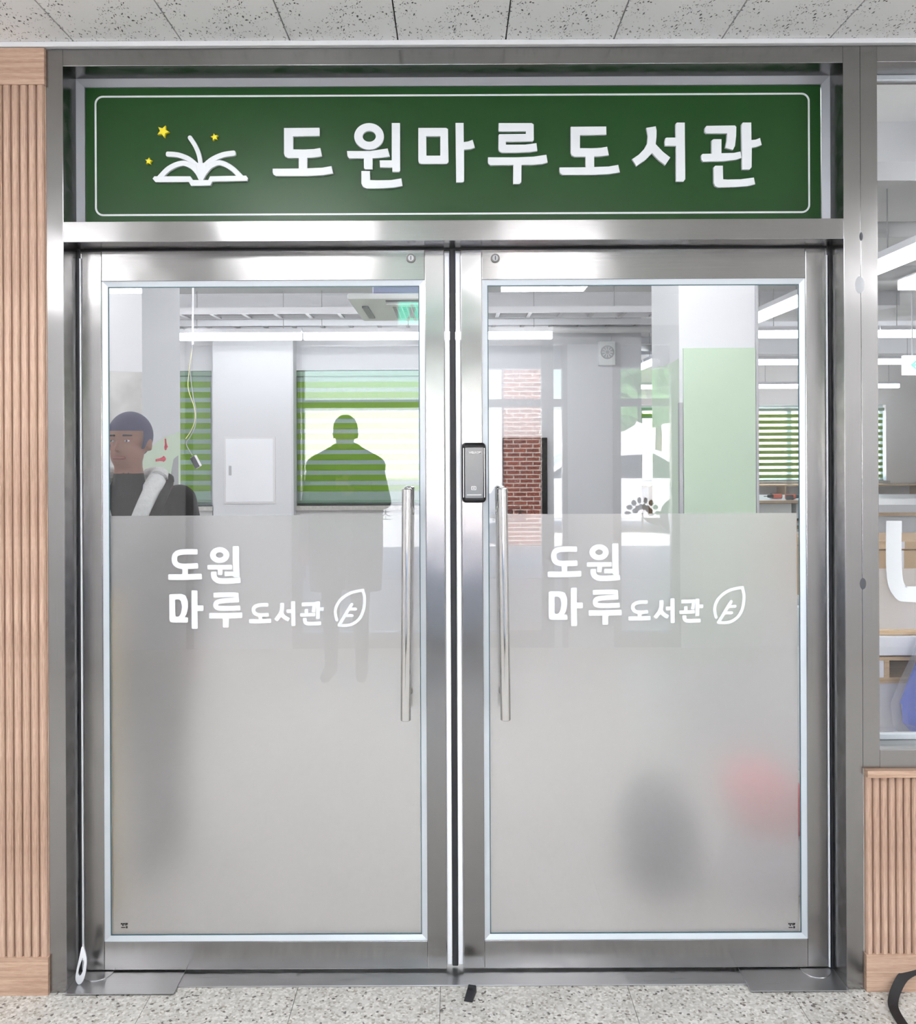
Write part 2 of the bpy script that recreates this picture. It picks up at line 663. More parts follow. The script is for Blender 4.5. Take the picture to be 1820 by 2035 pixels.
def patched_column_mat(name, base, under, level, wob, slope_y=0.0, spots=None, grey=None):
    """white paint that stops along an uneven line; what is under it shows below"""
    m, t, b, out = new_mat(name)
    tc = t.nodes.new('ShaderNodeTexCoord')
    sx = t.nodes.new('ShaderNodeSeparateXYZ')
    t.links.new(tc.outputs['Object'], sx.inputs[0])
    n = t.nodes.new('ShaderNodeTexNoise')
    n.inputs['Scale'].default_value = 3.0
    n.inputs['Detail'].default_value = 3
    t.links.new(tc.outputs['Object'], n.inputs['Vector'])
    a = t.nodes.new('ShaderNodeMath')
    a.operation = 'MULTIPLY_ADD'
    a.inputs[1].default_value = wob
    t.links.new(n.outputs['Fac'], a.inputs[0])
    t.links.new(sx.outputs['Z'], a.inputs[2])
    a2 = t.nodes.new('ShaderNodeMath')
    a2.operation = 'MULTIPLY_ADD'
    a2.inputs[1].default_value = slope_y
    t.links.new(sx.outputs['Y'], a2.inputs[0])
    t.links.new(a.outputs[0], a2.inputs[2])
    gt = t.nodes.new('ShaderNodeMath')
    gt.operation = 'GREATER_THAN'
    gt.inputs[1].default_value = level + wob * 0.5
    t.links.new(a2.outputs[0], gt.inputs[0])
    n2 = t.nodes.new('ShaderNodeTexNoise')
    n2.inputs['Scale'].default_value = 5
    n2.inputs['Detail'].default_value = 6
    t.links.new(tc.outputs['Object'], n2.inputs['Vector'])
    cr = t.nodes.new('ShaderNodeValToRGB')
    cr.color_ramp.elements[0].position = 0.35
    cr.color_ramp.elements[0].color = under
    cr.color_ramp.elements[1].position = 0.7
    cr.color_ramp.elements[1].color = grey or under
    t.links.new(n2.outputs['Fac'], cr.inputs[0])
    mix = t.nodes.new('ShaderNodeMixRGB')
    t.links.new(gt.outputs[0], mix.inputs[0])
    t.links.new(cr.outputs[0], mix.inputs[1])
    mix.inputs[2].default_value = base
    t.links.new(mix.outputs[0], b.inputs['Base Color'])
    b.inputs['Roughness'].default_value = 0.7
    return m


M = {}
M['steel_v'] = steel('steel_brushed_upright', 'z')
M['steel_h'] = steel('steel_brushed_level', 'x')
M['steel_floor'] = steel('steel_floor_plate', 'x', col=(0.5, 0.5, 0.51), rough=0.3, aniso=0.3, wav=0.2)
M['chrome'] = plain('polished_steel', (0.62, 0.61, 0.60, 1), 0.06, 1.0, 0.02)
M['bead'] = plain('glazing_bead', srgb(200, 206, 212), 0.35, 0.3, 0.03)
M['signbead'] = plain('grey_sign_bead', srgb(158, 160, 166), 0.4, 0.5, 0.03)
M['teal'] = plain('glass_edge_seal', srgb(66, 96, 104), 0.4)
M['rubber'] = plain('black_rubber', srgb(28, 28, 34), 0.55, bump=0.1)
M['stripwhite'] = plain('white_edge_strip', srgb(232, 233, 238), 0.35)
M['wood'] = wood('oak_tambour', srgb(200, 170, 150), srgb(152, 120, 102), 'z')
M['wood_h'] = wood('oak_board', srgb(200, 170, 148), srgb(158, 124, 104), 'x')
M['tile'] = ceiling_tile_mat()
M['white'] = plain('white_paint', srgb(216, 218, 223), 0.6, noise=0.015, bump=0.05)
M['offwhite'] = plain('cream_paint', srgb(236, 235, 236), 0.65, noise=0.02, bump=0.05)
M['trim_white'] = plain('white_trim', srgb(222, 222, 224), 0.4, noise=0.01)
M['dark'] = plain('dark_void', srgb(40, 38, 36), 0.8)
M['green'] = plain('sign_green', srgb(20, 66, 20), 0.33, noise=0.03, scale=3, spec=0.35)
M['acrylic'] = plain('white_acrylic', srgb(230, 233, 236), 0.3, noise=0.01)
M['yellow'] = plain('star_yellow', srgb(243, 224, 40), 0.4, noise=0.01)
M['glass'] = glass('door_glass', f0=0.042)
M['film'] = frosted('frosted_film', 0.34, 0.20)
M['vinyl'] = plain('white_vinyl', srgb(226, 229, 233), 0.4, noise=0.01)
M['terrazzo'] = terrazzo_mat()
M['black'] = plain('black_gloss', srgb(14, 14, 17), 0.18, noise=0.02, spec=0.4)
M['lockbody'] = plain('black_lock_case', srgb(12, 12, 15), 0.35, noise=0.02, spec=0.25)
M['blackmatte'] = plain('black_matte', srgb(24, 24, 27), 0.6, noise=0.1, bump=0.1)
M['lockface'] = plain('smoked_glass_face', srgb(84, 86, 90), 0.12, noise=0.03, spec=0.5)
M['led'] = emit('led_diffuser', (0.97, 0.985, 1.0, 1), 6.0)
M['led_bay'] = emit('led_diffuser_entrance_bay', (1.0, 0.985, 0.99, 1), 17.0)  # stronger glow for the added fill lights over the entrance bay
M['panel_led'] = emit('lobby_led_diffuser', (0.97, 0.98, 1.0, 1), 16.0)
M['housing'] = plain('light_housing', srgb(226, 228, 234), 0.4)
M['blind'] = sheer('green_blind_fabric', srgb(126, 164, 72), 0.98)
M['blindsheer'] = sheer('pale_sheer_fabric', srgb(186, 208, 200), 0.55)
M['blindrail'] = plain('blind_rail', srgb(118, 146, 128), 0.4)
M['alu'] = plain('window_aluminium', srgb(196, 204, 206), 0.4, 0.2)
M['granite'] = plain('granite_sill', srgb(190, 188, 184), 0.5, noise=0.35, scale=60)
M['vfloor'] = plain('room_floor', srgb(214, 212, 206), 0.4, noise=0.04, scale=3)
M['slab'] = plain('painted_slab', srgb(228, 229, 230), 0.75, noise=0.05, scale=4, bump=0.1)
M['slab2'] = plain('pipe_paint', srgb(204, 206, 208), 0.6)
M['greygrey'] = plain('grey_metal', srgb(170, 172, 176), 0.45, 0.3)
M['darkgrey'] = plain('dark_grey_plastic', srgb(70, 72, 78), 0.5)
M['acbody'] = plain('duct_body', srgb(150, 158, 190), 0.5)
M['acpanel'] = plain('unit_panel', srgb(226, 230, 230), 0.4)
M['acgrille'] = plain('unit_grille', srgb(128, 132, 136), 0.5)
M['palegreen'] = plain('pale_green_board', srgb(188, 210, 188), 0.6, noise=0.01)
M['colfront'] = patched_column_mat('column_front_paint', srgb(224, 226, 231), srgb(176, 176, 176), 1.90, 0.04, grey=srgb(214, 214, 214))
M['colside'] = patched_column_mat('column_side_paint', srgb(222, 225, 232), srgb(214, 230, 212), 1.20, 0.10, slope_y=-0.16, grey=srgb(206, 224, 204))
M['colside2'] = patched_column_mat('column_right_side_paint', srgb(226, 230, 234), srgb(208, 224, 210), 1.96, 0.08, slope_y=0.0, grey=srgb(204, 222, 206))
M['grey_patch'] = plain('bare_render', srgb(170, 172, 178), 0.8, noise=0.08, scale=20)
M['red'] = plain('red_marker', srgb(214, 62, 92), 0.6)
M['carton'] = plain('carton', srgb(206, 176, 140), 0.8, noise=0.06)
M['whitecard'] = plain('white_card', srgb(238, 236, 240), 0.6)
M['shelfwood'] = wood('chipboard_edge', srgb(216, 188, 150), srgb(176, 146, 112), 'x')
M['laminate'] = plain('white_laminate', srgb(240, 242, 248), 0.35, noise=0.01)
M['orange'] = plain('tool_orange', srgb(222, 96, 58), 0.45)
M['skin'] = plain('skin', srgb(140, 98, 84), 0.5, noise=0.05)
M['keyring'] = plain('key_ring', srgb(104, 100, 98), 0.35, 0.8)
M['bagskin'] = plain('grey_bag_cloth', srgb(112, 112, 118), 0.8, noise=0.15)
M['lips'] = plain('lips', srgb(132, 78, 72), 0.5)
M['hair'] = plain('dark_hair', srgb(38, 34, 40), 0.6, noise=0.2, bump=0.4, scale=40)
M['navy'] = plain('navy_cloth', srgb(58, 58, 92), 0.8)
M['jacket'] = plain('black_jacket', srgb(22, 21, 23), 0.7, noise=0.15, bump=0.15, spec=0.2)
M['fleece'] = plain('white_fleece', srgb(226, 228, 230), 0.95, noise=0.15, scale=60, bump=0.8, bscale=180)
M['trouser'] = plain('dark_trousers', srgb(44, 46, 54), 0.8)
M['bluebag'] = plain('blue_plastic', srgb(46, 88, 206), 0.25, noise=0.3, scale=14, coat=0.5)
M['redbag'] = plain('red_plastic', srgb(226, 138, 140), 0.35)
M['exit_face'] = emit('exit_sign_face', (0.92, 0.96, 1, 1), 0.75)
M['exit_green'] = emit('exit_sign_green', (0.0, 0.55, 0.38, 1), 0.7)
M['ground'] = plain('concrete_paving', srgb(206, 205, 203), 0.8, noise=0.06, scale=1.5)
M['brick'] = brick_mat('red_brick', srgb(158, 84, 62), srgb(132, 66, 50), srgb(214, 200, 186))
M['cream'] = plain('cream_facade', srgb(238, 235, 228), 0.7)
M['leaf'] = plain('foliage', srgb(74, 128, 62), 0.7, noise=0.5, scale=9, bump=0.6, bscale=14)
M['bark'] = plain('bark', srgb(96, 76, 60), 0.9, bump=0.5)
M['carwhite'] = plain('white_car_paint', srgb(238, 240, 242), 0.2, coat=0.6)
M['carglass'] = plain('car_glass', srgb(40, 48, 54), 0.08)
M['printgrey'] = plain('grey_vinyl_print', srgb(120, 122, 126), 0.6)
M['ink'] = plain('black_print', srgb(30, 30, 34), 0.5)
M['card_line'] = plain('white_print', srgb(240, 240, 240), 0.5)
M['palewire'] = plain('pale_yellow_wire', srgb(232, 226, 176), 0.5)
M['lamp_green'] = emit('exit_lamp_green', (0.0, 0.8, 0.5, 1), 4.0)
M['sand'] = plain('tan_board', srgb(206, 184, 120), 0.7)

# ------------------------------------------------------------------ structure: lobby front wall, frame
FH = 1.0885          # half width of the opening
FO = 1.136           # outer half width of the frame
ZC = 2.650           # lobby ceiling
Z_HEAD = 2.587
Z_T1, Z_T0 = 2.153, 2.0956
DEP = 0.16
WALL_T = 0.20

fr = empty('door_frame', (0, 0, 0), 'brushed stainless steel frame around the double glass doors', None, kind='structure')
for s in (-1, 1):
    x0, x1 = sorted((s * FH, s * FO))
    box('jamb', x0, x1, 0, DEP, 0, 2.634, M['steel_v'], fr, 0.0012)
box('head', -FH, FH, 0.0005, DEP, Z_HEAD, 2.634, M['steel_h'], fr, 0.0012)
box('transom', -FH, FH, 0.0005, DEP, Z_T0, Z_T1, M['steel_h'], fr, 0.0012)
for s in (-1, 1):     # black gasket where leaf meets jamb
    x0, x1 = sorted((s * FH, s * (FH - 0.0050)))
    box('gasket', x0, x1, 0.090, 0.102, 0.006, Z_T0 - 0.001, M['rubber'], fr)
box('gasket', -FH + 0.006, FH - 0.006, 0.10, 0.12, Z_T0 - 0.004, Z_T0, M['rubber'], fr)
# beads around the sign panel
BW = 0.019
BY0, BY1 = 0.086, 0.101
for s in (-1, 1):
    a, b_ = s * FH, s * (FH - BW)
    v = [(a, BY0, Z_T1), (b_, BY1, Z_T1), (a, 0.13, Z_T1), (b_, 0.13, Z_T1), (a, BY0, Z_HEAD), (b_, BY1, Z_HEAD - BW), (a, 0.13, Z_HEAD), (b_, 0.13, Z_HEAD - BW)]
    obj('bead', MB().add(v, [(0, 1, 5, 4), (1, 3, 7, 5), (0, 4, 6, 2), (4, 5, 7, 6), (0, 2, 3, 1), (2, 6, 7, 3)]), M['signbead'], fr)
v = [(-FH, BY0, Z_HEAD), (-FH + BW, BY1, Z_HEAD - BW), (FH - BW, BY1, Z_HEAD - BW), (FH, BY0, Z_HEAD), (-FH, 0.13, Z_HEAD), (-FH + BW, 0.13, Z_HEAD - BW), (FH - BW, 0.13, Z_HEAD - BW), (FH, 0.13, Z_HEAD)]
obj('bead', MB().add(v, [(0, 1, 2, 3), (4, 7, 6, 5), (1, 5, 6, 2), (0, 3, 7, 4), (0, 4, 5, 1), (3, 2, 6, 7)]), M['signbead'], fr)

# the wall on either side, wood clad
wl = struct(box('wall_left', -4.2, -FO, 0.005, WALL_T, 0, ZC, M['offwhite']))
PX0, PX1 = -1.86, -FO + 0.001
obj('top_board', MB().box(PX0, PX1, -0.012, 0.005, P(40, 171, 0)[2], 2.634), M['wood_h'], wl, 0.001)
zb = P(40, 1899, 0)[2]
obj('base_board', MB().box(PX0, PX1, -0.012, 0.005, 0.052, zb), M['wood_h'], wl, 0.001)
obj('base_board', MB().box(PX0, PX1, -0.012, 0.005, 0.0, 0.0515), M['wood_h'], wl, 0.001)


def slat_mesh(w, z0, z1):
    """one tambour slat: rounded front, origin at its left edge"""
    pro = [(0.0, 0.004), (0.001, -0.0045), (0.0045, -0.0085), (w - 0.0075, -0.0085), (w - 0.0038, -0.0045), (w - 0.003, 0.004)]
    n = len(pro)
    vs = [(x, y, z0) for x, y in pro] + [(x, y, z1) for x, y in pro]
    fs = [(i, (i + 1) % n, (i + 1) % n + n, i + n) for i in range(n)] + [tuple(range(n - 1, -1, -1)), tuple(range(n, 2 * n))]
    me = bpy.data.meshes.new('slat')
    me.from_pydata(vs, [], fs)
    me.materials.append(M['wood'])
    return me


def slats(parent, x0, x1, pitch, z0, z1):
    obj('backing', MB().box(x0, x1, 0.0015, 0.0048, z0, z1), M['wood'], parent)
    me = slat_mesh(pitch, z0, z1)
    k = 0
    while x0 + (k + 1) * pitch <= x1 + 1e-4:
        o = bpy.data.objects.new('slat', me)
        C.objects.link(o)
        o.location = (x0 + k * pitch, 0, 0)
        o.parent = parent
        o.matrix_parent_inverse = world_m(parent).inverted()
        k += 1


zs1 = P(40, 171, 0)[2]
slats(wl, -FO - 31 * 0.0235, -FO, 0.0235, zb, zs1)

# right: window over a wood clad parapet
WX0 = FO                    # window frame begins
WX1 = 3.10
wz = lambda py: P(1770, py, 0)[2]
Z_WS = wz(1527)             # underside of the window frame
Z_WR = wz(1490)
wr = struct(box('wall_right', FO, WX1, 0.005, WALL_T, 0, Z_WS, M['offwhite']))
box('wall_right_end', WX1, 4.2, 0.0, WALL_T, 0, ZC, M['offwhite'])['kind'] = 'structure'
obj('cap_board', MB().box(FO + 0.004, WX1, -0.02, 0.006, wz(1541), Z_WS), M['wood_h'], wr, 0.0015)
zr0 = wz(1893)
obj('base_board', MB().box(FO + 0.002, WX1, -0.012, 0.005, 0.052, zr0), M['wood_h'], wr, 0.001)
obj('base_board', MB().box(FO + 0.002, WX1, -0.012, 0.005, 0.0, 0.0515), M['wood_h'], wr, 0.001)
slats(wr, FO + 0.004, WX1, 0.0215, zr0, wz(1541))

win = empty('window_1', (FO, 0, Z_WS), 'stainless framed window beside the doors with frosted band', None, kind='structure')
box('stile', WX0 + 0.0006, WX0 + 0.0475, 0.0, DEP, Z_WS, 2.634, M['steel_v'], win, 0.0012)
box('stile', WX1 - 0.0475, WX1, 0.0, DEP, Z_WS, 2.634, M['steel_v'], win, 0.0012)
box('rail', WX0 + 0.0475, WX1 - 0.0475, 0.0, DEP, Z_WS, Z_WR, M['steel_h'], win, 0.0012)
Z_WH = wz(123)
box('rail', WX0 + 0.0475, WX1 - 0.0475, 0.0, DEP, Z_WH, 2.634, M['steel_h'], win, 0.0012)
gx0, gx1 = WX0 + 0.0475, WX1 - 0.0475
box('bead', gx0, gx1, 0.085, 0.10, Z_WR, Z_WR + 0.018, M['bead'], win, 0.003)
box('bead', gx0, gx1, 0.085, 0.10, Z_WH - 0.018, Z_WH, M['bead'], win, 0.003)
box('glass', gx0, gx1, 0.10, 0.108, Z_WR, Z_WH, M['glass'], win)
zf1, zf0 = P(1780, 1130, 0.11)[2], P(1780, 1250, 0.11)[2]
box('film', gx0, gx1, 0.1105, 0.112, zf0, zf1, M['film'], win)
LW = P(1790, 1100, 0.105)[0] - P(1759, 1100, 0.105)[0]
lx, lz0, lz1 = P(1759, 1100, 0.105)[0], P(1790, 1196, 0.105)[2], P(1790, 1036, 0.105)[2]
pth = [(lx + LW / 2, lz1), (lx + LW / 2, lz0 + 0.09), (lx + LW / 2 + 0.015, lz0 + LW / 2 + 0.012), (lx + LW / 2 + 0.06, lz0 + LW / 2), (lx + 0.35, lz0 + LW / 2)]
obj('vinyl_letter', fill_groups([[stroke(pth, LW, True, 0.1)]], 0.0990, 0.0997), M['vinyl'], win)

for px, py, rx_, rz_, mt in ((1708, 566, 0.013, 0.024, 'greygrey'), (1714.5, 1160, 0.009, 0.016, 'darkgrey'), (1711, 470, 0.005, 0.012, 'darkgrey')):
    x, _, z = P(px, py, 0.0)
    obj('sealant_spot', MB().ball((x, 0.0, z), (rx_, 0.0012, rz_), 16, 8), M[mt], fr, 0, True)

# ------------------------------------------------------------------ lobby shell
ceil = struct(box('ceiling', -4.2, 4.2, -7.5, WALL_T, ZC + 0.016, ZC + 0.5, M['dark']))
TJ = [(-0.1524 + 0.2999 * k) for k in range(-7, 9)]
tm = MB().box(0.002, 0.2999 - 0.002, 0, 0.5985, ZC, ZC + 0.0155).mesh('tile')
tm.materials.append(M['tile'])
for row in range(2):
    for k in range(len(TJ) - 1):
        o = bpy.data.objects.new('tile', tm)
        C.objects.link(o)
        o.location = (TJ[k], -0.6 * (row + 1) - 0.003, 0)
        o.parent = ceil
lob = MB().box(-4.2, TJ[0] - 0.001, -7.5, 0.0, ZC, ZC + 0.0155).box(TJ[-1] + 0.001, 4.2, -7.5, 0, ZC, ZC + 0.0155).box(TJ[0], TJ[-1], -7.5, -1.206, ZC, ZC + 0.0155)
obj('far_boards', lob, M['tile'], ceil)
struct(box('trim_1', -4.2, 4.2, -0.016, 0.004, 2.6355, ZC - 0.0005, M['trim_white'], None, 0.002))
struct(box('wall_side_left', -4.4, -4.2, -7.5, WALL_T, 0, ZC + 0.3, M['offwhite']))
struct(box('wall_side_right', 4.2, 4.4, -7.5, WALL_T, 0, ZC + 0.3, M['offwhite']))

floor = struct(box('floor', -4.2, 4.2, -7.5, 0.2, -0.2, -0.012, M['dark']))
xs = [-2.20, -1.70, -1.25, -0.85, -0.447, -0.046, 0.48, 0.93, 1.38, 1.83, 2.28]
for k in range(len(xs) - 1):
    for (y0, y1) in ((-0.45, 0.2), (-0.95, -0.4515)):
        obj('floor_tile', MB().box(xs[k] + 0.0007, xs[k + 1] - 0.0007, y0, y1, -0.012, 0), M['terrazzo'], floor)
rest = MB().box(-4.2, xs[0], -7.5, 0.2, -0.012, 0).box(xs[-1], 4.2, -7.5, 0.2, -0.012, 0).box(xs[0], xs[-1], -7.5, -0.9515, -0.012, 0)
obj('far_paving', rest, M['terrazzo'], floor)

# threshold and floor plates
struct(box('trim_2', -FH + 0.001, FH - 0.001, 0.022, 0.16, 0.0, 0.004, M['steel_floor'], None, 0.001))
xl = P(345, 1978, -0.015)[0]
xr = P(1492, 1972, -0.015)[0]
for (x0, x1, lab) in ((-FH, xl, 'flat steel floor plate under the hinge side of the left door leaf'),
                      (xr, FH, 'flat steel floor plate under the hinge side of the right door leaf')):
    t = empty('floor_plate', ((x0 + x1) / 2, 0.04, 0.004), lab, 'floor plate', 'door closer cover plates')
    box('plate', x0, x1, -0.015, 0.158, 0.0042, 0.0065, M['steel_floor'], t, 0.0006)
    sx = x0 + 0.055 if x0 < 0 else x1 - 0.055
    obj('pivot_disc', MB().cyl((sx, 0.085, 0.0065), (sx, 0.085, 0.0085), 0.042, n=32), M['steel_floor'], t)

# ------------------------------------------------------------------ doors
DY0, DY1 = 0.090, 0.128
GY0, GY1 = 0.100, 0.106
ZD0, ZD1 = 0.0105, 2.0895
ZR0, ZR1 = 0.091, 2.003
Z_FILM = P(530, 1024, 0.11)[2]


def door_leaf(n, stl, strp, side_strip, gl, label):
    d = empty('door_%d' % n, (stl[0][0], DY0, ZD0), label, None, kind='structure')
    for a, b_ in stl:
        box('stile', a, b_, DY0, DY1, ZD0, ZD1, M['steel_v'], d, 0.0025)
    a, b_ = gl
    box('rail', a, b_, DY0 + 0.0006, DY1, ZR1, ZD1, M['steel_h'], d, 0.0012)
    box('rail', a, b_, DY0 + 0.0006, DY1, ZD0, ZR0, M['steel_h'], d, 0.0012)
    box('edge_strip', strp[0], strp[1], 0.094, 0.126, ZD0 + 0.01, ZD1 - 0.008, M['stripwhite'], d, 0.002)
    box('edge_strip', side_strip[0], side_strip[1], 0.0885, 0.126, ZD0, ZD1 - 0.02, M['stripwhite'], d, 0.0015)
    w, g = 0.0155, 0.0028
    y0, y1 = 0.0935, 0.0995
    X0, X1, Z0, Z1 = a, b_, ZR0, ZR1

    def bead(p):
        (ax, az), (bx, bz), (cx, cz), (dx, dz) = p
        vs = [(ax, y0, az), (bx, y0, bz), (cx, y1 - 0.002, cz), (dx, y1 - 0.002, dz), (ax, GY0, az), (bx, GY0, bz), (cx, GY0, cz), (dx, GY0, dz)]
        obj('bead', MB().add(vs, [(0, 1, 2, 3), (7, 6, 5, 4), (0, 4, 5, 1), (1, 5, 6, 2), (2, 6, 7, 3), (3, 7, 4, 0)]), M['bead'], d)
    bead([(X0, Z0), (X0, Z1), (X0 + w, Z1 - w), (X0 + w, Z0 + w)])
    bead([(X1, Z1), (X1, Z0), (X1 - w, Z0 + w), (X1 - w, Z1 - w)])
    bead([(X0, Z1), (X1, Z1), (X1 - w, Z1 - w), (X0 + w, Z1 - w)])
    bead([(X1, Z0), (X0, Z0), (X0 + w, Z0 + w), (X1 - w, Z0 + w)])
    i0, i1, k0, k1 = X0 + w, X1 - w, Z0 + w, Z1 - w
    for q in ((i0, i0 + g, k0, k1), (i1 - g, i1, k0, k1), (i0, i1, k0, k0 + g), (i0, i1, k1 - g, k1)):
        box('glass_seal', q[0], q[1], 0.0975, GY0, q[2], q[3], M['teal'], d)
    box('glass', X0 + 0.002, X1 - 0.002, GY0, GY1, Z0 + 0.002, Z1 - 0.002, M['glass'], d)
    box('frosted_film', X0 + 0.002, X1 - 0.02, 0.1090, 0.1105, Z0 + 0.002, Z_FILM, M['film'], d)
    return d


d1 = door_leaf(1, [(-1.076, -1.0185), (-0.0845, -0.0277)], (-0.0272, -0.0135), (-1.0826, -1.0775), (-1.0185, -0.0845), 'left leaf of the double glass door with steel rails')
d2 = door_leaf(2, [(0.0195, 0.0815), (1.0160, 1.0740)], (0.0055, 0.0190), (1.0755, 1.0806), (0.0815, 1.0160), 'right leaf of the double glass door with black lock')
box('gasket', -0.0125, 0.0045, 0.1, 0.122, 0.012, ZD1 + 0.004, M['rubber'], d1, 0.003)
# small drips of hardware: key cylinders
for dd, px in ((d1, 816.5), (d2, 984)):
    x, _, z = P(px, 513.5, 0.09)
    k = obj('key_cylinder', MB().cyl((x, 0.09, z), (x, 0.0845, z), 0.0135, 0.0125, 28), M['keyring'], dd, 0, False)
    obj('core', MB().cyl((x, 0.0846, z), (x, 0.0832, z), 0.0085, 0.0085, 24), M['greygrey'], k)
    obj('keyhole', MB().box(x - 0.0011, x + 0.0011, 0.0826, 0.0834, z - 0.006, z + 0.006), M['dark'], k)

# pull handles, outside and inside
for dd, s in ((d1, -1), (d2, 1)):
    for yy, sg in ((0.034, -1), (0.176, 1)):
        zt, zb2 = 1.400, 0.748
        xt, xb = s * 0.1345, s * 0.1415
        pts = [(xt, yy, zt), (xb, yy, zb2)]
        mb = MB().cyl(pts[0], pts[1], 0.0146, n=28, cap=False)
        mb.ball((xt, yy, zt), (0.0146, 0.0146, 0.004), 28, 6).ball((xb, yy, zb2), (0.0146, 0.0146, 0.004), 28, 6)
        h = obj('pull_handle', mb, M['chrome'], dd, 0, True)
        for q in (0.1, 0.9):
            x, z = xt + (xb - xt) * q, zt + (zb2 - zt) * q
            y_in = GY0 if sg < 0 else 0.1108
            obj('standoff', MB().cyl((x, yy, z), (x, y_in, z), 0.009, n=16).cyl((x, y_in, z), (x, y_in + sg * 0.006, z), 0.016, n=20), M['chrome'], h, 0, True)

# digital lock
lx0, _, lzc = P(941.7, 939.5, 0.068)
lk = empty('door_lock', (lx0, 0.075, lzc))
lk.parent = d2
lk.matrix_parent_inverse = world_m(d2).inverted()


def rrect(cx, cz, w, h, r, n=6):
    out = []
    for sx, sz, a0 in ((1, 1, 0), (-1, 1, PI / 2), (-1, -1, PI), (1, -1, 3 * PI / 2)):
        for i in range(n + 1):
            t = a0 + PI / 2 * i / n
            out.append((cx + sx * (w / 2 - r) + r * math.cos(t), cz + sz * (h / 2 - r) + r * math.sin(t)))
    return out


LWD, LHT = 0.0695, 0.1725
obj('lock_body', fill_groups([[rrect(lx0, lzc, LWD, LHT, 0.012)]], 0.064, 0.0899, 0.007), M['lockbody'], lk, 0, True)
obj('touch_face', fill_groups([[rrect(lx0 + 0.0005, lzc, LWD * 0.76, LHT * 0.84, 0.003)]], 0.0628, 0.0641, 0.0004), M['lockface'], lk)
for s in (-1, 1):
    obj('side_trim', MB().box(lx0 + s * LWD * 0.43 - 0.0011, lx0 + s * LWD * 0.43 + 0.0011, 0.0628, 0.066, lzc - LHT * 0.41, lzc + LHT * 0.41), M['chrome'], lk, 0.0008)
RX = Matrix.Rotation(PI / 2, 4, 'X')
obj('maker_name', text_mesh('WELKOM', 0.0085, Matrix.Translation((lx0 + 0.003, 0.0625, lzc + LHT * 0.335)) @ RX), M['card_line'], lk)
cx, cz = lx0 - 0.001, lzc - LHT * 0.255
obj('card_symbol', fill_groups([[rrect(cx, cz, 0.0145, 0.0105, 0.002, 3), rrect(cx, cz, 0.0115, 0.0075, 0.001, 3)[::-1]], [[(cx - 0.0035, cz - 0.001), (cx + 0.0035, cz - 0.001), (cx + 0.0035, cz + 0.0012), (cx - 0.0035, cz + 0.0012)]]], 0.0623, 0.0627), M['card_line'], lk)
obj('caption_line', MB().box(lx0 - 0.021, lx0 + 0.021, 0.0623, 0.0627, lzc - LHT * 0.372, lzc - LHT * 0.36), M['card_line'], lk)
obj('indicator', MB().cyl((lx0 + 0.019, 0.0628, lzc + LHT * 0.325), (lx0 + 0.019, 0.0622, lzc + LHT * 0.325), 0.0014, n=10), M['black'], lk)

# ------------------------------------------------------------------ lettering on the frosted film
LTX = lambda X, Y: (280 + X * 0.27473, 1050 + Y * 0.27473)


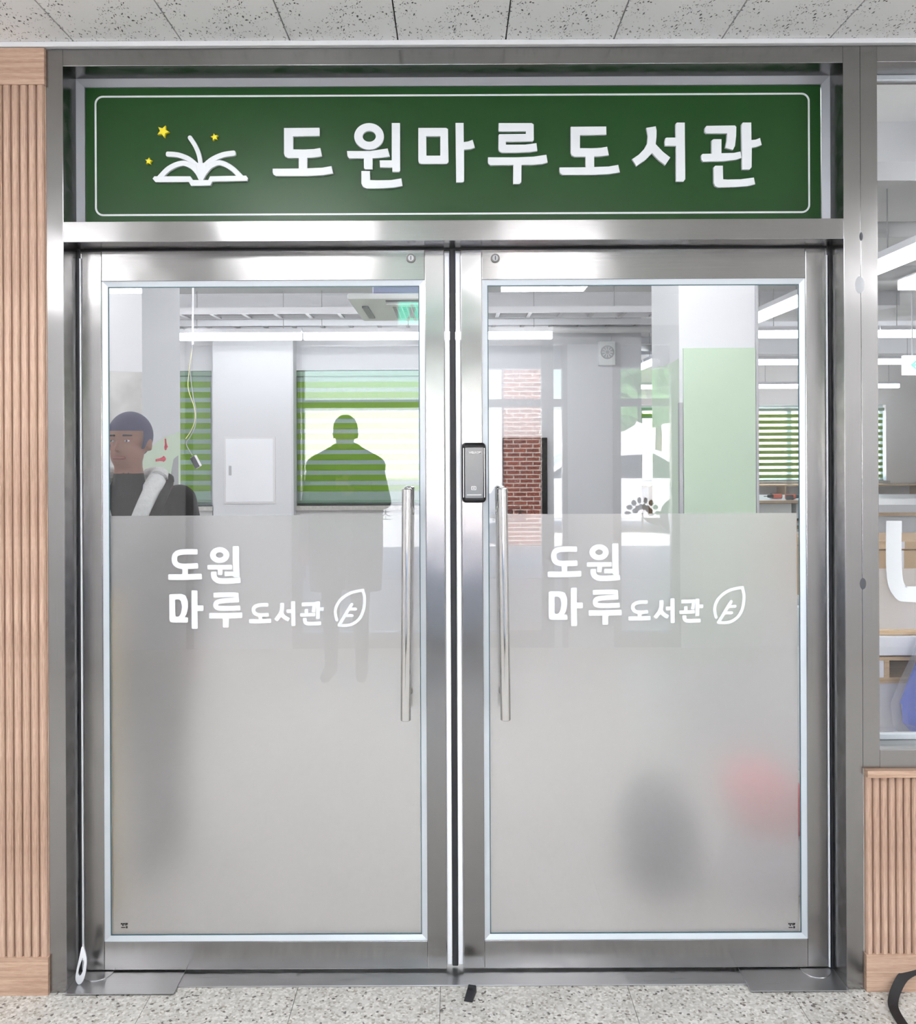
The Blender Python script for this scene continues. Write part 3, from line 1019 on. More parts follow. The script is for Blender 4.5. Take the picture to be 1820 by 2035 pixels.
def film_letters(parent, dpx, dpy):
    def W(pts):
        out = []
        for X, Y in pts:
            px, py = LTX(X, Y)
            x, _, z = P(px, py, 0.0995)
            out.append((x + dpx, z + dpy))
        return out

    def S(pts, w, sm=True, cap=0.3):
        return [W(stroke(pts, w, sm, cap))]

    def part(groups):
        obj('letter', fill_groups(groups, 0.0992, 0.0998), M['vinyl'], parent)
    part([S([(405, 170), (300, 171), (255, 186), (242, 222), (255, 258), (300, 274), (408, 271)], 40), S([(320, 268), (320, 345)], 40, False, 0.1), S([(205, 352), (320, 352), (435, 348)], 42)])
    part([[W(ring(570, 193, 70, 58)), W(ring(570, 192, 27, 20))], S([(687, 135), (688, 240), (691, 347)], 46), S([(487, 281), (570, 281), (655, 280)], 34), S([(574, 290), (572, 332)], 34, False),
          S([(611, 328), (672, 328)], 34, False), S([(528, 318), (531, 352), (560, 377), (620, 381), (716, 374)], 41)])
    part([[W([(205, 482), (212, 476), (290, 473), (322, 484), (340, 525), (341, 575), (332, 615), (318, 642), (338, 644), (341, 650), (341, 676), (336, 681), (228, 682), (212, 676), (206, 662)]),
           W([(248, 518), (254, 514), (274, 514), (290, 528), (298, 570), (291, 610), (276, 636), (262, 639), (252, 636), (249, 628)])],
          S([(388, 455), (388, 590), (390, 720)], 44), S([(405, 577), (447, 577)], 42, False)])
    part([S([(530, 483), (620, 480), (685, 480)], 36), S([(689, 470), (689, 530)], 36, False), S([(705, 516), (610, 522), (556, 532), (542, 553), (556, 574), (620, 579), (714, 575)], 36),
          S([(500, 631), (615, 631), (728, 628)], 41), S([(615, 640), (615, 710)], 44, False)])
    part([S([(918, 553), (862, 554), (826, 566), (815, 590), (826, 615), (862, 627), (921, 624)], 27), S([(863, 622), (863, 668)], 28, False, 0.1), S([(787, 671), (862, 671), (938, 668)], 31)])
    part([S([(1021, 543), (1021, 575), (1012, 615), (978, 662)], 30), S([(1012, 600), (1030, 635), (1068, 660)], 30), S([(1101, 531), (1102, 620), (1103, 701)], 30), S([(1058, 599), (1098, 598)], 28, False)])
    part([S([(1168, 549), (1250, 548)], 27, False), S([(1254, 537), (1252, 575), (1246, 602)], 26), S([(1197, 586), (1197, 622)], 25, False), S([(1155, 626), (1258, 622)], 26, False),
          S([(1281, 531), (1280, 650)], 29, False), S([(1288, 583), (1319, 583)], 27, False), S([(1186, 652), (1190, 678), (1215, 688), (1300, 686)], 28)])
    lf = stroke([(1417, 662), (1406, 610), (1414, 565), (1445, 515), (1515, 467), (1607, 447)], 22, True, 1)
    lf2 = stroke([(1604, 449), (1618, 500), (1612, 580), (1582, 650), (1532, 690), (1480, 702), (1432, 699)], 22, True, 1)
    groups = [[W(lf)], [W(lf2)], S([(1434, 698), (1525, 549)], 23, False, 1), S([(1508, 584), (1553, 583)], 22, False, 1), S([(1480, 630), (1528, 630)], 22, False, 1)]
    obj('leaf_emblem', fill_groups(groups, 0.0992, 0.0998), M['vinyl'], parent)


film_letters(d1, 0, 0)
SHX = P(1040, 1050, 0.1085)
SHX0 = P(289.06, 1055.5, 0.1085)
film_letters(d2, SHX[0] - SHX0[0], SHX[2] - SHX0[2])
# certification print in the lower glass corners
for dd, px, py in ((d1, 247, 1839.5), (d2, 1573, 1839.5)):
    x, _, z = P(px, py, 0.0998)
    rows = [(-0.0100, -0.0055, 0.0075, 0.0035), (-0.005, 0.003, 0.0072, 0.004), (0.0035, 0.010, 0.0078, 0.0035), (-0.006, -0.002, 0.0035, -0.0005), (0.001, 0.0085, 0.003, 0.001),
            (-0.009, 0.003, -0.004, -0.0065), (0.0045, 0.0095, -0.0015, -0.0075)]
    mbp = MB()
    for a, b_, u, w in rows:
        mbp.box(x + a, x + b_, 0.0994, 0.0999, z + w, z + u)
    o = obj('certification_print', mbp, M['ink'], dd)
    o['kind'] = 'stuff'

# ------------------------------------------------------------------ green sign
sg = empty('library_sign', (0, 0.1, Z_T1), 'green sign board with white Korean lettering and a book emblem above the doors', 'sign')
SX0, SX1 = -FH + BW, FH - BW
box('panel', SX0 + 0.002, SX1 - 0.002, 0.1015, 0.112, Z_T1 - 0.002, Z_HEAD - BW - 0.002, M['green'], sg, 0.001)
SY = 0.1015
bo = []
cxl, _, ctz = P(188, 190, SY)
cxr = P(1609, 300, SY)[0]
czt = P(900, 187.5, SY)[2]
czb = P(900, 426.5, SY)[2]
bc = ((cxl + cxr) / 2, (czt + czb) / 2, cxr - cxl, czt - czb)
obj('border_line', fill_groups([[rrect(bc[0], bc[1], bc[2], bc[3], 0.024, 8), rrect(bc[0], bc[1], bc[2] - 0.0105, bc[3] - 0.0105, 0.019, 8)[::-1]]], SY - 0.0008, SY), M['acrylic'], sg)

K = 0.340659
LY0, LY1 = 0.0905, SY


def Wp(pts, ox=0.0, oy=0.0):
    out = []
    for px, py in pts:
        x, _, z = P(px + ox, py + oy, LY0)
        out.append((x, z))
    return out


def Z2(pts):
    return Wp([(600 + x * K, y * K) for x, y in pts])


def Z3(pts):
    return Wp([(1200 + x * K, y * K) for x, y in pts])


def Z1(pts):
    return Wp([(x * K, y * K) for x, y in pts])


def sign_part(name, groups, mat=None):
    return obj(name, fill_groups(groups, LY0, LY1, 0.0012), mat or M['acrylic'], sg)


def do_letter(ox, oy):
    a = [(564, 254), (634.7, 253.5), (635, 270), (582.5, 271), (582.5, 296.5), (605, 296.7), (624, 295.8), (636.5, 293.6), (640, 310.7), (622, 313.2), (600, 314), (572, 314), (566, 311), (564, 305)]
    b_ = [(593.4, 312), (610.8, 312), (610.8, 336), (593.4, 336)]
    c_ = [(541.7, 335), (600, 334.5), (640, 333), (658.6, 329.8), (662, 345), (640, 348.5), (610, 350), (548, 350), (543, 347), (541.5, 342)]
    sign_part('letter', [[Wp(a, ox, oy)], [Wp(b_, ox, oy)], [Wp(c_, ox, oy)]])


do_letter(0, 0)
sign_part('letter', [[Z2(ring(391, 795, 87, 78)), Z2(ring(392, 795, 38, 31))],
                     [Z2([(262, 880), (400, 880), (500, 865), (513, 912), (490, 917), (410, 924), (275, 924), (264, 910)])],
                     [Z2([(360, 918), (412, 918), (412, 988), (368, 988), (361, 980)])],
                     [Z2([(523, 717), (572, 717), (573, 995), (566, 1003), (527, 1003), (526, 978), (455, 977), (452, 935), (523, 935)])],
                     [Z2([(346, 997), (397, 997), (398, 1050), (440, 1051), (520, 1050), (580, 1040), (587, 1085), (540, 1094), (470, 1099), (375, 1100), (355, 1090), (346, 1070)])]])
sign_part('letter', [[Z2([(678, 745), (840, 745), (852, 752), (855, 945), (845, 956), (695, 956), (682, 950), (678, 935)]), Z2([(725, 795), (806, 795), (806, 907), (726, 907)])],
                     [Z2([(895, 716), (943, 716), (944, 828), (970, 824), (996, 814), (1009, 860), (985, 869), (946, 873), (946, 1055), (938, 1064), (899, 1064)])]])
sign_part('letter', [[Z2([(1147, 717), (1340, 717), (1352, 725), (1353, 815), (1345, 825), (1190, 827), (1190, 843), (1300, 843), (1368, 834), (1374, 880), (1330, 887), (1250, 890), (1165, 890), (1150, 882), (1145, 870), (1146, 790), (1150, 782), (1306, 780), (1306, 766), (1150, 766), (1146, 760)])],
                     [Z2([(1085, 917), (1250, 917), (1350, 913), (1426, 902), (1434, 948), (1400, 957), (1340, 962), (1100, 964), (1087, 955), (1084, 940)])],
                     [Z2([(1232, 958), (1281, 958), (1280, 1062), (1270, 1074), (1232, 1074)])]])
do_letter(570, -2.4)
sign_part('letter', [[Z3([(247, 745), (303, 736), (308, 760), (307, 800), (303, 840), (345, 885), (388, 918), (358, 963), (320, 935), (281, 893), (240, 935), (190, 969), (164, 928), (205, 900), (235, 868), (252, 835), (256, 790)])],
                     [Z3([(418, 722), (426, 714), (472, 714), (475, 1045), (463, 1060), (420, 1060), (420, 851), (356, 850), (354, 825), (358, 806), (365, 802), (418, 802)])]])
sign_part('letter', [[Z3([(598, 733), (765, 731), (773, 740), (772, 790), (765, 850), (753, 874), (707, 862), (716, 820), (718, 778), (598, 778), (588, 768), (589, 745)])],
                     [Z3([(628, 818), (640, 811), (686, 811), (686, 893), (760, 891), (797, 883), (803, 920), (770, 932), (700, 940), (578, 943), (568, 930), (567, 905), (575, 897), (628, 896)])],
                     [Z3([(802, 724), (810, 714), (860, 714), (861, 816), (885, 814), (911, 804), (921, 845), (895, 855), (863, 861), (862, 975), (850, 989), (806, 989)])],
                     [Z3([(640, 975), (650, 966), (694, 966), (696, 1045), (720, 1047), (800, 1045), (875, 1035), (883, 1075), (840, 1086), (760, 1092), (665, 1094), (648, 1085), (640, 1065)])]])
sign_part('book_emblem', [[Z1(stroke([(1107, 802), (1138, 850), (1160, 905), (1170, 965)], 26, True, 1))],
                          [Z1(stroke([(977, 898), (1040, 904), (1105, 930), (1155, 975)], 30, True, 0.7))],
                          [Z1(stroke([(1363, 893), (1300, 903), (1235, 932), (1185, 975)], 32, True, 0.7))],
                          [Z1(stroke([(925, 1042), (985, 982), (1060, 952), (1115, 968), (1152, 1005), (1172, 1042)], 31, True, 0.4))],
                          [Z1(stroke([(1412, 1040), (1350, 980), (1285, 950), (1230, 966), (1195, 1002), (1172, 1042)], 31, True, 0.4))],
                          [Z1([(1140, 950), (1205, 950), (1190, 1035), (1176, 1048), (1158, 1035)])],
                          [Z1([(890, 1042), (900, 1028), (1110, 1028), (1125, 1050), (1214, 1050), (1225, 1028), (1435, 1024), (1447, 1040), (1440, 1056), (1238, 1060), (1228, 1083), (1115, 1085), (1100, 1062), (907, 1063)])]])


def star(cx, cy, r, rot):
    return [(cx + (r if i % 2 == 0 else r * 0.48) * math.sin(rot + PI * i / 5), cy - (r if i % 2 == 0 else r * 0.48) * math.cos(rot + PI * i / 5)) for i in range(10)]


for c_ in ((950, 765, 38, 0.42), (1250, 798, 23, -0.2), (866, 939, 22, 0.1)):
    o = sign_part('star', [[Z1(star(*c_))]], M['yellow'])
    o['label'] = 'yellow star'

# ------------------------------------------------------------------ library room shell
YB = 7.10            # back wall with the blinds
YF = 14.0            # far back wall on the right
ZS = 3.05            # underside of the slab
XR = 1.855           # where the near back wall ends


def wall_xz(name, x0, x1, z0, z1, y0, y1, holes, mat):
    """wall in the x-z plane with rectangular openings"""
    xs_ = sorted({x0, x1} | {h[i] for h in holes for i in (0, 1)})
    zs_ = sorted({z0, z1} | {h[i] for h in holes for i in (2, 3)})
    mb = MB()
    for i in range(len(xs_) - 1):
        for j in range(len(zs_) - 1):
            mx_, mz_ = (xs_[i] + xs_[i + 1]) / 2, (zs_[j] + zs_[j + 1]) / 2
            if any(h[0] < mx_ < h[1] and h[2] < mz_ < h[3] for h in holes):
                continue
            mb.box(xs_[i], xs_[i + 1], y0, y1, zs_[j], zs_[j + 1])
    return struct(obj(name, mb, mat))


s_b = (YB + 2.5) / F_PX
ZW0, ZW1 = 0.885, 2.335
W1 = (-3.55, -2.60)
W2 = (-1.715, -0.06)
wall_back = wall_xz('wall_back', -5.2, XR, 0, ZS, YB, YB + 0.3, [(W1[0], W1[1], ZW0, ZW1), (W2[0], W2[1], ZW0, ZW1)], M['white'])
pier_x0, pier_x1 = P(423.5, 900, 6.9)[0], P(583, 900, 6.9)[0]
struct(box('wall_pier', pier_x0, pier_x1, 6.9, YB, 0, 2.66, M['white']))
struct(box('wall_return', XR, XR + 0.15, YB, YF, 0, ZS, M['white']))
FW1, FW2 = (2.95, 3.95), (5.35, 7.95)
ZF0, ZF1 = 0.84, 2.24
wall_xz('wall_far', XR, 12.0, 0, ZS, YF, YF + 0.3, [(FW1[0], FW1[1], ZF0, ZF1), (FW2[0], FW2[1], ZF0, ZF1)], M['offwhite'])
struct(box('wall_room_left', -5.2, -5.0, WALL_T, YB, 0, ZS, M['white']))
struct(box('wall_room_right', 12.0, 12.2, WALL_T, YF, 0, ZS, M['offwhite']))
struct(box('wall_corridor_right', 4.2, 12.0, 0, WALL_T, 0, ZS, M['offwhite']))
struct(box('wall_corridor_left', -5.2, -4.2, 0, WALL_T, 0, ZS, M['offwhite']))
struct(box('wall_above_frame', -4.2, 4.2, 0.165, WALL_T, 2.634, ZS, M['offwhite']))
struct(box('floor_room', -5.2, 12.2, 0.2, YF + 0.3, -0.2, 0.0, M['vfloor']))
struct(box('ceiling_room', -5.2, 12.2, WALL_T, YF + 0.3, ZS, ZS + 0.3, M['slab']))
cb = empty('ceiling_beam', (0, 6.6, ZS), None, None, kind='structure')
box('beam', -5.0, XR + 2.6, 6.45, 6.75, 2.905, ZS, M['white'], cb)
box('beam', -5.0, 12.0, 1.75, 2.05, 2.86, ZS, M['white'], cb)
box('beam', XR + 0.15, 12.0, 10.2, 10.5, 2.8, ZS, M['white'], cb)

# columns
CY0, CY1 = 2.0, 2.62
cl = struct(box('column', -2.15, -1.567, CY0, CY1, 0, ZS, M['colfront']))
cl.data.materials.append(M['colside'])
for p_ in cl.data.polygons:
    if p_.normal.x > 0.5:
        p_.material_index = 1
# red marks and bare render on the side face of the left column
yz = lambda px, py: (lambda D: (D - 2.5, CAM_Z - (py - VPY + (px - VPX) * ROLL) * D / F_PX))(1.567 * F_PX / (VPX - px))
for k, (a, b_) in enumerate((((328, 872), (329, 889)), ((309, 915), (325, 912)), ((306, 953), (325, 950)), ((327, 978), (328, 985)))):
    (ya, za), (yb, zb_) = yz(*a), yz(*b_)
    obj('paint_mark', MB().tube([(-1.5668, ya, za), (-1.5668, (ya + yb) / 2, (za + zb_) / 2), (-1.5668, yb, zb_)], [0.006, 0.007, 0.013], 8).ball((-1.5668, yb, zb_), (0.004, 0.022, 0.016)), M['red'], cl)
gp = [yz(354, 905), yz(345, 912), yz(339, 945), yz(335, 990), yz(334, 1030), yz(336, 1300), yz(354.5, 1300)]
mbg = MB()
n_ = len(gp)
mbg.add([(-1.566, y, z) for y, z in gp] + [(-1.5675, y, z) for y, z in gp], [tuple(range(n_)), tuple(range(2 * n_ - 1, n_ - 1, -1))] + [(i, (i + 1) % n_, (i + 1) % n_ + n_, i + n_) for i in range(n_)])
obj('bare_render', mbg, M['grey_patch'], cl)

crx0, crx1 = 1.130, 1.522
crd = struct(box('column.001', crx0, crx1, CY0, CY1, 0, ZS, M['white']))
crd.data.materials.append(M['colside2'])
for p_ in crd.data.polygons:
    if p_.normal.x < -0.5:
        p_.material_index = 1
gx_0, gx_1 = P(1357, 850, CY0)[0], P(1500, 850, CY0)[0]
nb = obj('notice_board', MB().box(gx_0, gx_1, CY0 - 0.014, CY0 - 0.001, 0.45, P(1430, 692, CY0)[2]), M['palegreen'], None, 0.002)
tag(nb, 'plain pale green board fixed to the front of the right column', 'board')
tr3 = obj('trim_3', MB().box(crx0 - 0.004, gx_0 - 0.002, CY0 - 0.012, CY0 + 0.012, 0.3, P(1350, 800, CY0)[2]), M['greygrey'], None, 0.002)
struct(tr3)
tr4 = obj('trim_4', MB().box(gx_1 + 0.002, crx1 + 0.004, CY0 - 0.012, CY0 + 0.012, 0.3, 2.6), M['greygrey'], None, 0.002)
struct(tr4)

# ------------------------------------------------------------------ room windows and blinds
def window(n, x, z0, z1, y, lab):
    w = empty('window_%d' % n, (x[0], y, z0), lab, None, kind='structure')
    a, b_ = x
    f = 0.05
    y0, y1 = y + 0.12, y + 0.19
    box('frame', a, b_, y0, y1, z0, z0 + f, M['alu'], w)
    box('frame', a, b_, y0, y1, z1 - f, z1, M['alu'], w)
    box('frame', a, a + f, y0, y1, z0 + f, z1 - f, M['alu'], w)
    box('frame', b_ - f, b_, y0, y1, z0 + f, z1 - f, M['alu'], w)
    nsash = max(2, round((b_ - a) / 0.85))
    for k in range(1, nsash):
        xm = a + (b_ - a) * k / nsash
        box('mullion', xm - 0.04, xm + 0.04, y0, y1, z0 + f, z1 - f, M['alu'], w)
    zt = z0 + (z1 - z0) * 0.62
    box('mullion', a + f, b_ - f, y0 + 0.005, y1 - 0.005, zt - 0.03, zt + 0.03, M['alu'], w)
    for k in range(nsash):
        xa, xb2 = a + (b_ - a) * k / nsash + 0.04, a + (b_ - a) * (k + 1) / nsash - 0.04
        box('pane', xa, xb2, y0 + 0.03, y0 + 0.036, z0 + f, zt - 0.03, M['glass'], w)
        box('pane', xa, xb2, y0 + 0.03, y0 + 0.036, zt + 0.03, z1 - f, M['glass'], w)
    box('sill', a - 0.03, b_ + 0.03, y - 0.09, y + 0.12, z0 - 0.045, z0, M['granite'], w)
    box('apron', a - 0.01, b_ + 0.01, y - 0.03, y, z0 - 0.13, z0 - 0.045, M['trim_white'], w)
    return w


window(2, W1, ZW0, ZW1, YB, 'narrow room window beside the left column')
window(3, W2, ZW0, ZW1, YB, 'wide room window seen through the left door leaf')
window(4, FW1, ZF0, ZF1, YF, 'far room window left of the right column')
window(5, FW2, ZF0, ZF1, YF, 'far room window right of the right column')


def blind(x0, x1, z0, z1, y, lab, drop=None):
    r = empty('roller_blind', ((x0 + x1) / 2, y, z1), lab, 'blind', 'green striped roller blinds')
    box('head_rail', x0 - 0.01, x1 + 0.01, y - 0.05, y + 0.02, z1 - 0.055, z1, M['blindrail'], r, 0.006)
    zb_ = z0 if drop is None else z1 - drop
    box('bottom_rail', x0, x1, y - 0.022, y - 0.006, zb_, zb_ + 0.032, M['blindrail'], r, 0.004)
    pitch, band = 0.1115, 0.064
    z = z1 - 0.112
    k = 0
    while z - band > zb_ + 0.02:
        box('stripe', x0 + 0.01, x1 - 0.01, y - 0.016, y - 0.0145, z - band, z, M['blind'], r)
        z -= pitch
        k += 1
    box('sheer', x0 + 0.012, x1 - 0.012, y - 0.012, y - 0.011, zb_ + 0.03, z1 - 0.05, M['blindsheer'], r)
    return r


blind(W1[0] + 0.02, W1[1] - 0.012, P(390, 1000, YB)[2], P(390, 737, YB)[2], YB + 0.06, 'green striped roller blind right beside the left column')
blind(W2[0] + 0.012, W2[1] - 0.012, P(700, 1000, YB)[2], P(700, 737, YB)[2], YB + 0.06, 'wide green striped roller blind behind the left door leaf')
blind(FW1[0] + 0.012, FW1[1] - 0.012, ZF0 + 0.03, P(1270, 810, YF)[2], YF + 0.06, 'mostly raised green blind on the far window left of the right column', 0.2)
blind(FW2[0] + 0.012, P(1757, 880, YF)[0], P(1548, 957, YF)[2], P(1548, 811, YF)[2], YF + 0.06, 'green striped roller blind on the far window right of the right column')

# ------------------------------------------------------------------ ceiling lights of the room
def led(p0, p1, lab, grp, mat='led'):
    """suspended linear LED from p0 to p1 (ends of the diffuser)"""
    p0, p1 = Vector(p0), Vector(p1)
    t = empty('linear_light', (p0 + p1) / 2, lab, 'ceiling light', grp)
    d = (p1 - p0).normalized()
    L = (p1 - p0).length
    ang = math.atan2(d.y, d.x)
    m = Matrix.Translation(p0) @ Matrix.Rotation(ang, 4, 'Z')
    obj('diffuser', MB().box(0.004, L - 0.004, -0.03, 0.03, -0.035, 0.035).xform(m), M[mat], t, 0.012)
    obj('housing', MB().box(0, L, -0.045, 0.045, 0.035, 0.075).xform(m), M['housing'], t)
    for q in (0.15, 0.85):
        obj('hanger', MB().cyl(m @ Vector((L * q, 0, 0.075)), m @ Vector((L * q, 0, ZS - p0.z)), 0.004, n=6), M['greygrey'], t)


ZL = 2.60
LYR = 6.3
names = ('leftmost', 'middle', 'rightmost')
for k, (a, b_) in enumerate(((355, 600), (603, 848), (851, 1098))):
    led((P(a, 670, LYR)[0], LYR, ZL), (P(b_, 670, LYR)[0], LYR, ZL), '%s linear LED light in the row above the left blinds and the screen wall' % names[k], 'row of lights near the back wall')
for k, x in enumerate((2.96, 4.17)):
    led((x, LYR, ZL), (x + 1.2, LYR, ZL), ('nearest level LED light seen right of the right column through the door', 'nearest level LED light seen in the side window over the exit arrow')[k], 'level lights on the right')
for k, x in enumerate((3.7, 4.95, 6.2)):
    led((x, 9.3, ZL), (x + 1.2, 9.3, ZL), ('middle of the three level LED lights right of the column', 'second level LED light left of the exit arrow in the side window', 'level LED light mostly behind the exit arrow')[k], 'level lights on the right')
for k, x in enumerate((2.9, 5.2, 6.5)):
    led((x, 13.0, 2.52), (x + 1.2, 13.0, 2.52), ('far level LED light above the raised blind', 'lowest level LED light above the far striped blind right of column', 'lowest level LED light deep in the side window')[k], 'level lights on the right')
for k, (y0, y1) in enumerate(((0.6, 1.8), (1.85, 3.05), (4.12, 5.3), (8.4, 9.6), (9.65, 11.9))):
    led((2.6, y0, ZL), (2.6, y1, ZL), ('LED light running into the room nearest the side window', 'bright slanting LED light at the top of the side window', 'slanting LED light at the top right of the right door glass',
        'slanting LED light behind the right column', 'slanting LED light just left of the right column')[k], 'lights running into the room')

# fill lights added out of view over the left bays, brightening room and film
for k, (x, y) in enumerate(((-3.0, 1.3), (0.0, 1.3), (-3.9, 0.7), (0.2, 0.7), (-3.6, 2.5), (-4.2, 3.9), (-2.7, 3.9), (-1.2, 3.9), (0.3, 3.9))):
    led((x, y, 2.75), (x + 1.2, y, 2.75), ('LED light over the left of the entrance inside', 'LED light over the middle of the entrance inside', 'LED light nearest the glass over the left of the entrance', 'LED light nearest the glass over the middle', 'LED light behind the left column', 'LED light in the fourth row, first from the left', 'LED light in the fourth row, second from the left', 'LED light in the fourth row, third from the left', 'LED light in the fourth row, fourth from the left')[k], 'lights over the entrance bay', 'led_bay')

# ------------------------------------------------------------------ ceiling services
def tray(name, x0, x1, y0, y1, z, lab, pitch=0.3):
    t = empty(name, ((x0 + x1) / 2, y0, z), lab, 'cable tray', 'cable trays')
    box('side_rail', x0, x1, y0, y0 + 0.02, z, z + 0.06, M['housing'], t)
    box('side_rail', x0, x1, y1 - 0.02, y1, z, z + 0.06, M['housing'], t)
    x = x0 + 0.1
    me = MB().box(0, 0.035, y0 + 0.02, y1 - 0.02, z, z + 0.018).mesh('rung')
    me.materials.append(M['greygrey'])
    while x < x1:
        o = bpy.data.objects.new('rung', me)
        C.objects.link(o)
        o.location = (x, 0, 0)
        o.parent = t
        o.matrix_parent_inverse = world_m(t).inverted()
        x += pitch
    for q in (0.12, 0.5, 0.88):
        obj('hanger', MB().cyl((x0 + (x1 - x0) * q, y0 + 0.01, z + 0.06), (x0 + (x1 - x0) * q, y0 + 0.01, ZS), 0.005, n=6), M['greygrey'], t)
    obj('cable', MB().tube(catmull([(x0, y0 + 0.15, z + 0.035), (x0 + (x1 - x0) * .3, y0 + 0.2, z + 0.03), (x0 + (x1 - x0) * .6, y0 + 0.12, z + 0.04), (x1, y0 + 0.18, z + 0.03)]), 0.012, 6), M['darkgrey'], t)
    return t


tray('cable_tray', -3.6, 2.2, 5.9, 6.25, 2.765, 'white ladder cable tray under the ceiling beam above the screen wall')
tray('cable_tray', -3.6, 2.4, 6.78, 7.02, 2.77, 'rear ladder cable tray tight against the back wall')
tray('cable_tray', 2.5, 8.5, 6.9, 7.3, 2.75, 'ladder cable tray over the far bay right of the column')


def pipe(name, pts, r, lab, mat=None):
    o = obj(name, MB().tube(pts, r, 14), mat or M['slab2'], None, 0, True)
    return tag(o, lab, 'pipe', 'white pipes under the slab')


pipe('pipe', [(1.9, 3.1, 2.86), (6.0, 3.1, 2.86)], 0.05, 'thick white pipe high in the side window, nearest of three')
pipe('pipe', [(1.9, 3.7, 2.79), (6.0, 3.7, 2.79)], 0.035, 'thin white pipe high in the side window, middle of three')
pipe('pipe', [(1.9, 4.4, 2.84), (6.0, 4.4, 2.84)], 0.065, 'thick white pipe high in the side window, farthest of three')
pipe('pipe', [(1.0, 6.82, 2.72), (2.3, 6.82, 2.72)], 0.035, 'white pipe above the wall speaker')
pipe('pipe', [(2.0, 8.6, 2.76), (3.4, 10.0, 2.82)], 0.05, 'white slanting pipe in the gap left of the right column')
pipe('pipe', [(0.25, 5.2, 3.0), (1.05, 5.0, 2.98), (1.4, 4.1, 2.95)], 0.03, 'white bent conduit near the top of the right door glass')
fx = empty('pipe_hanger', (2.62, 3.7, 2.8), 'small white bracket hanging between the pipes in the side window', 'bracket')
box('strap', 2.58, 2.60, 3.74, 3.76, 2.66, ZS, M['housing'], fx)
box('clamp', 2.54, 2.66, 3.66, 3.76, 2.60, 2.66, M['housing'], fx)

# cassette air conditioner
ac = empty('air_conditioner', (-0.25, 3.3, 2.40), 'white ceiling cassette air conditioner at the top of the left door glass', 'air conditioner')
AX0, AX1, AY0, AY1, AZ = -0.62, 0.16, 2.70, 3.62, 2.375
box('casing', AX0 + 0.14, AX1 - 0.06, AY0 + 0.08, AY1 - 0.08, AZ + 0.035, AZ + 0.29, M['acbody'], ac, 0.02)
box('panel', AX0, AX1, AY0, AY1, AZ, AZ + 0.035, M['acpanel'], ac, 0.012)
box('louvre', AX0 + 0.22, AX1 - 0.2, AY0 + 0.07, AY0 + 0.15, AZ - 0.022, AZ - 0.001, M['acpanel'], ac, 0.003)
box('outlet', AX0 + 0.22, AX1 - 0.2, AY0 + 0.045, AY0 + 0.069, AZ - 0.004, AZ + 0.001, M['darkgrey'], ac)
box('louvre', AX0 + 0.06, AX0 + 0.10, AY0 + 0.25, AY1 - 0.2, AZ - 0.012, AZ - 0.001, M['acgrille'], ac, 0.003)
gr = box('grille', AX0 + 0.24, AX1 - 0.12, AY0 + 0.22, AY1 - 0.18, AZ - 0.006, AZ + 0.001, M['acgrille'], ac)
gb = MB().box(AX0 + 0.24, AX0 + 0.247, AY0 + 0.22, AY1 - 0.18, AZ - 0.011, AZ - 0.006).mesh('bar')
gb.materials.append(M['acpanel'])
for k in range(15):
    o = bpy.data.objects.new('bar', gb)
    C.objects.link(o)
    o.location = (k * 0.0295, 0, 0)
    o.parent = gr
    o.matrix_parent_inverse = world_m(gr).inverted()
gb2 = MB().box(AX0 + 0.24, AX1 - 0.12, AY0 + 0.22, AY0 + 0.227, AZ - 0.0105, AZ - 0.006).mesh('bar')
gb2.materials.append(M['acpanel'])
for k in range(12):
    o = bpy.data.objects.new('bar', gb2)
    C.objects.link(o)
    o.location = (0, k * 0.045, 0)
    o.parent = gr
    o.matrix_parent_inverse = world_m(gr).inverted()
for sx in (AX0 + 0.2, AX1 - 0.12):
    for yy in (AY0 + 0.12, AY1 - 0.12):
        obj('hanger', MB().cyl((sx, yy, AZ + 0.28), (sx, yy, ZS), 0.006, n=6), M['greygrey'], ac)

# ------------------------------------------------------------------ things on the walls
x0, _, z1 = P(445, 868, 6.9)
x1, _, z0 = P(548, 1001, 6.9)
ep = empty('electrical_panel', ((x0 + x1) / 2, 6.9, z0), 'flush white electrical panel cover on the wall between the two left blinds', 'electrical panel')
box('frame', x0, x1, 6.885, 6.8995, z0, z1, M['trim_white'], ep, 0.003)
pd = box('door', x0 + 0.022, x1 - 0.022, 6.879, 6.885, z0 + 0.022, z1 - 0.022, M['laminate'], ep, 0.002)
xh, _, zh = P(457.5, 935, 6.88)
box('latch', xh - 0.014, xh + 0.014, 6.872, 6.879, zh - 0.05, zh + 0.05, M['greygrey'], pd, 0.003)

x0, _, z1 = P(998, 870, YB)
x1, _, z0 = P(1087, 1022, YB)
tv = empty('display_screen', ((x0 + x1) / 2, YB, z0), 'black upright display screen mounted on the white back wall', 'screen')
z0 -= 0.05
box('bezel', x0, x1, YB - 0.06, YB - 0.001, z0, z1, M['black'], tv, 0.008)
box('screen', x0 + 0.03, x1 - 0.03, YB - 0.0625, YB - 0.06, z0 + 0.03, z1 - 0.03, M['black'], tv)
tp = [P(1004, 1003, 6.9), P(1020, 1000, 6.9), P(1040, 1001, 6.9), P(1055, 1010, 6.9), P(1062, 1022, 6.9), P(1066, 1060, 6.9)]
obj('power_cord', MB().tube(catmull(tp), 0.008, 8), M['blackmatte'], tv, 0, True)

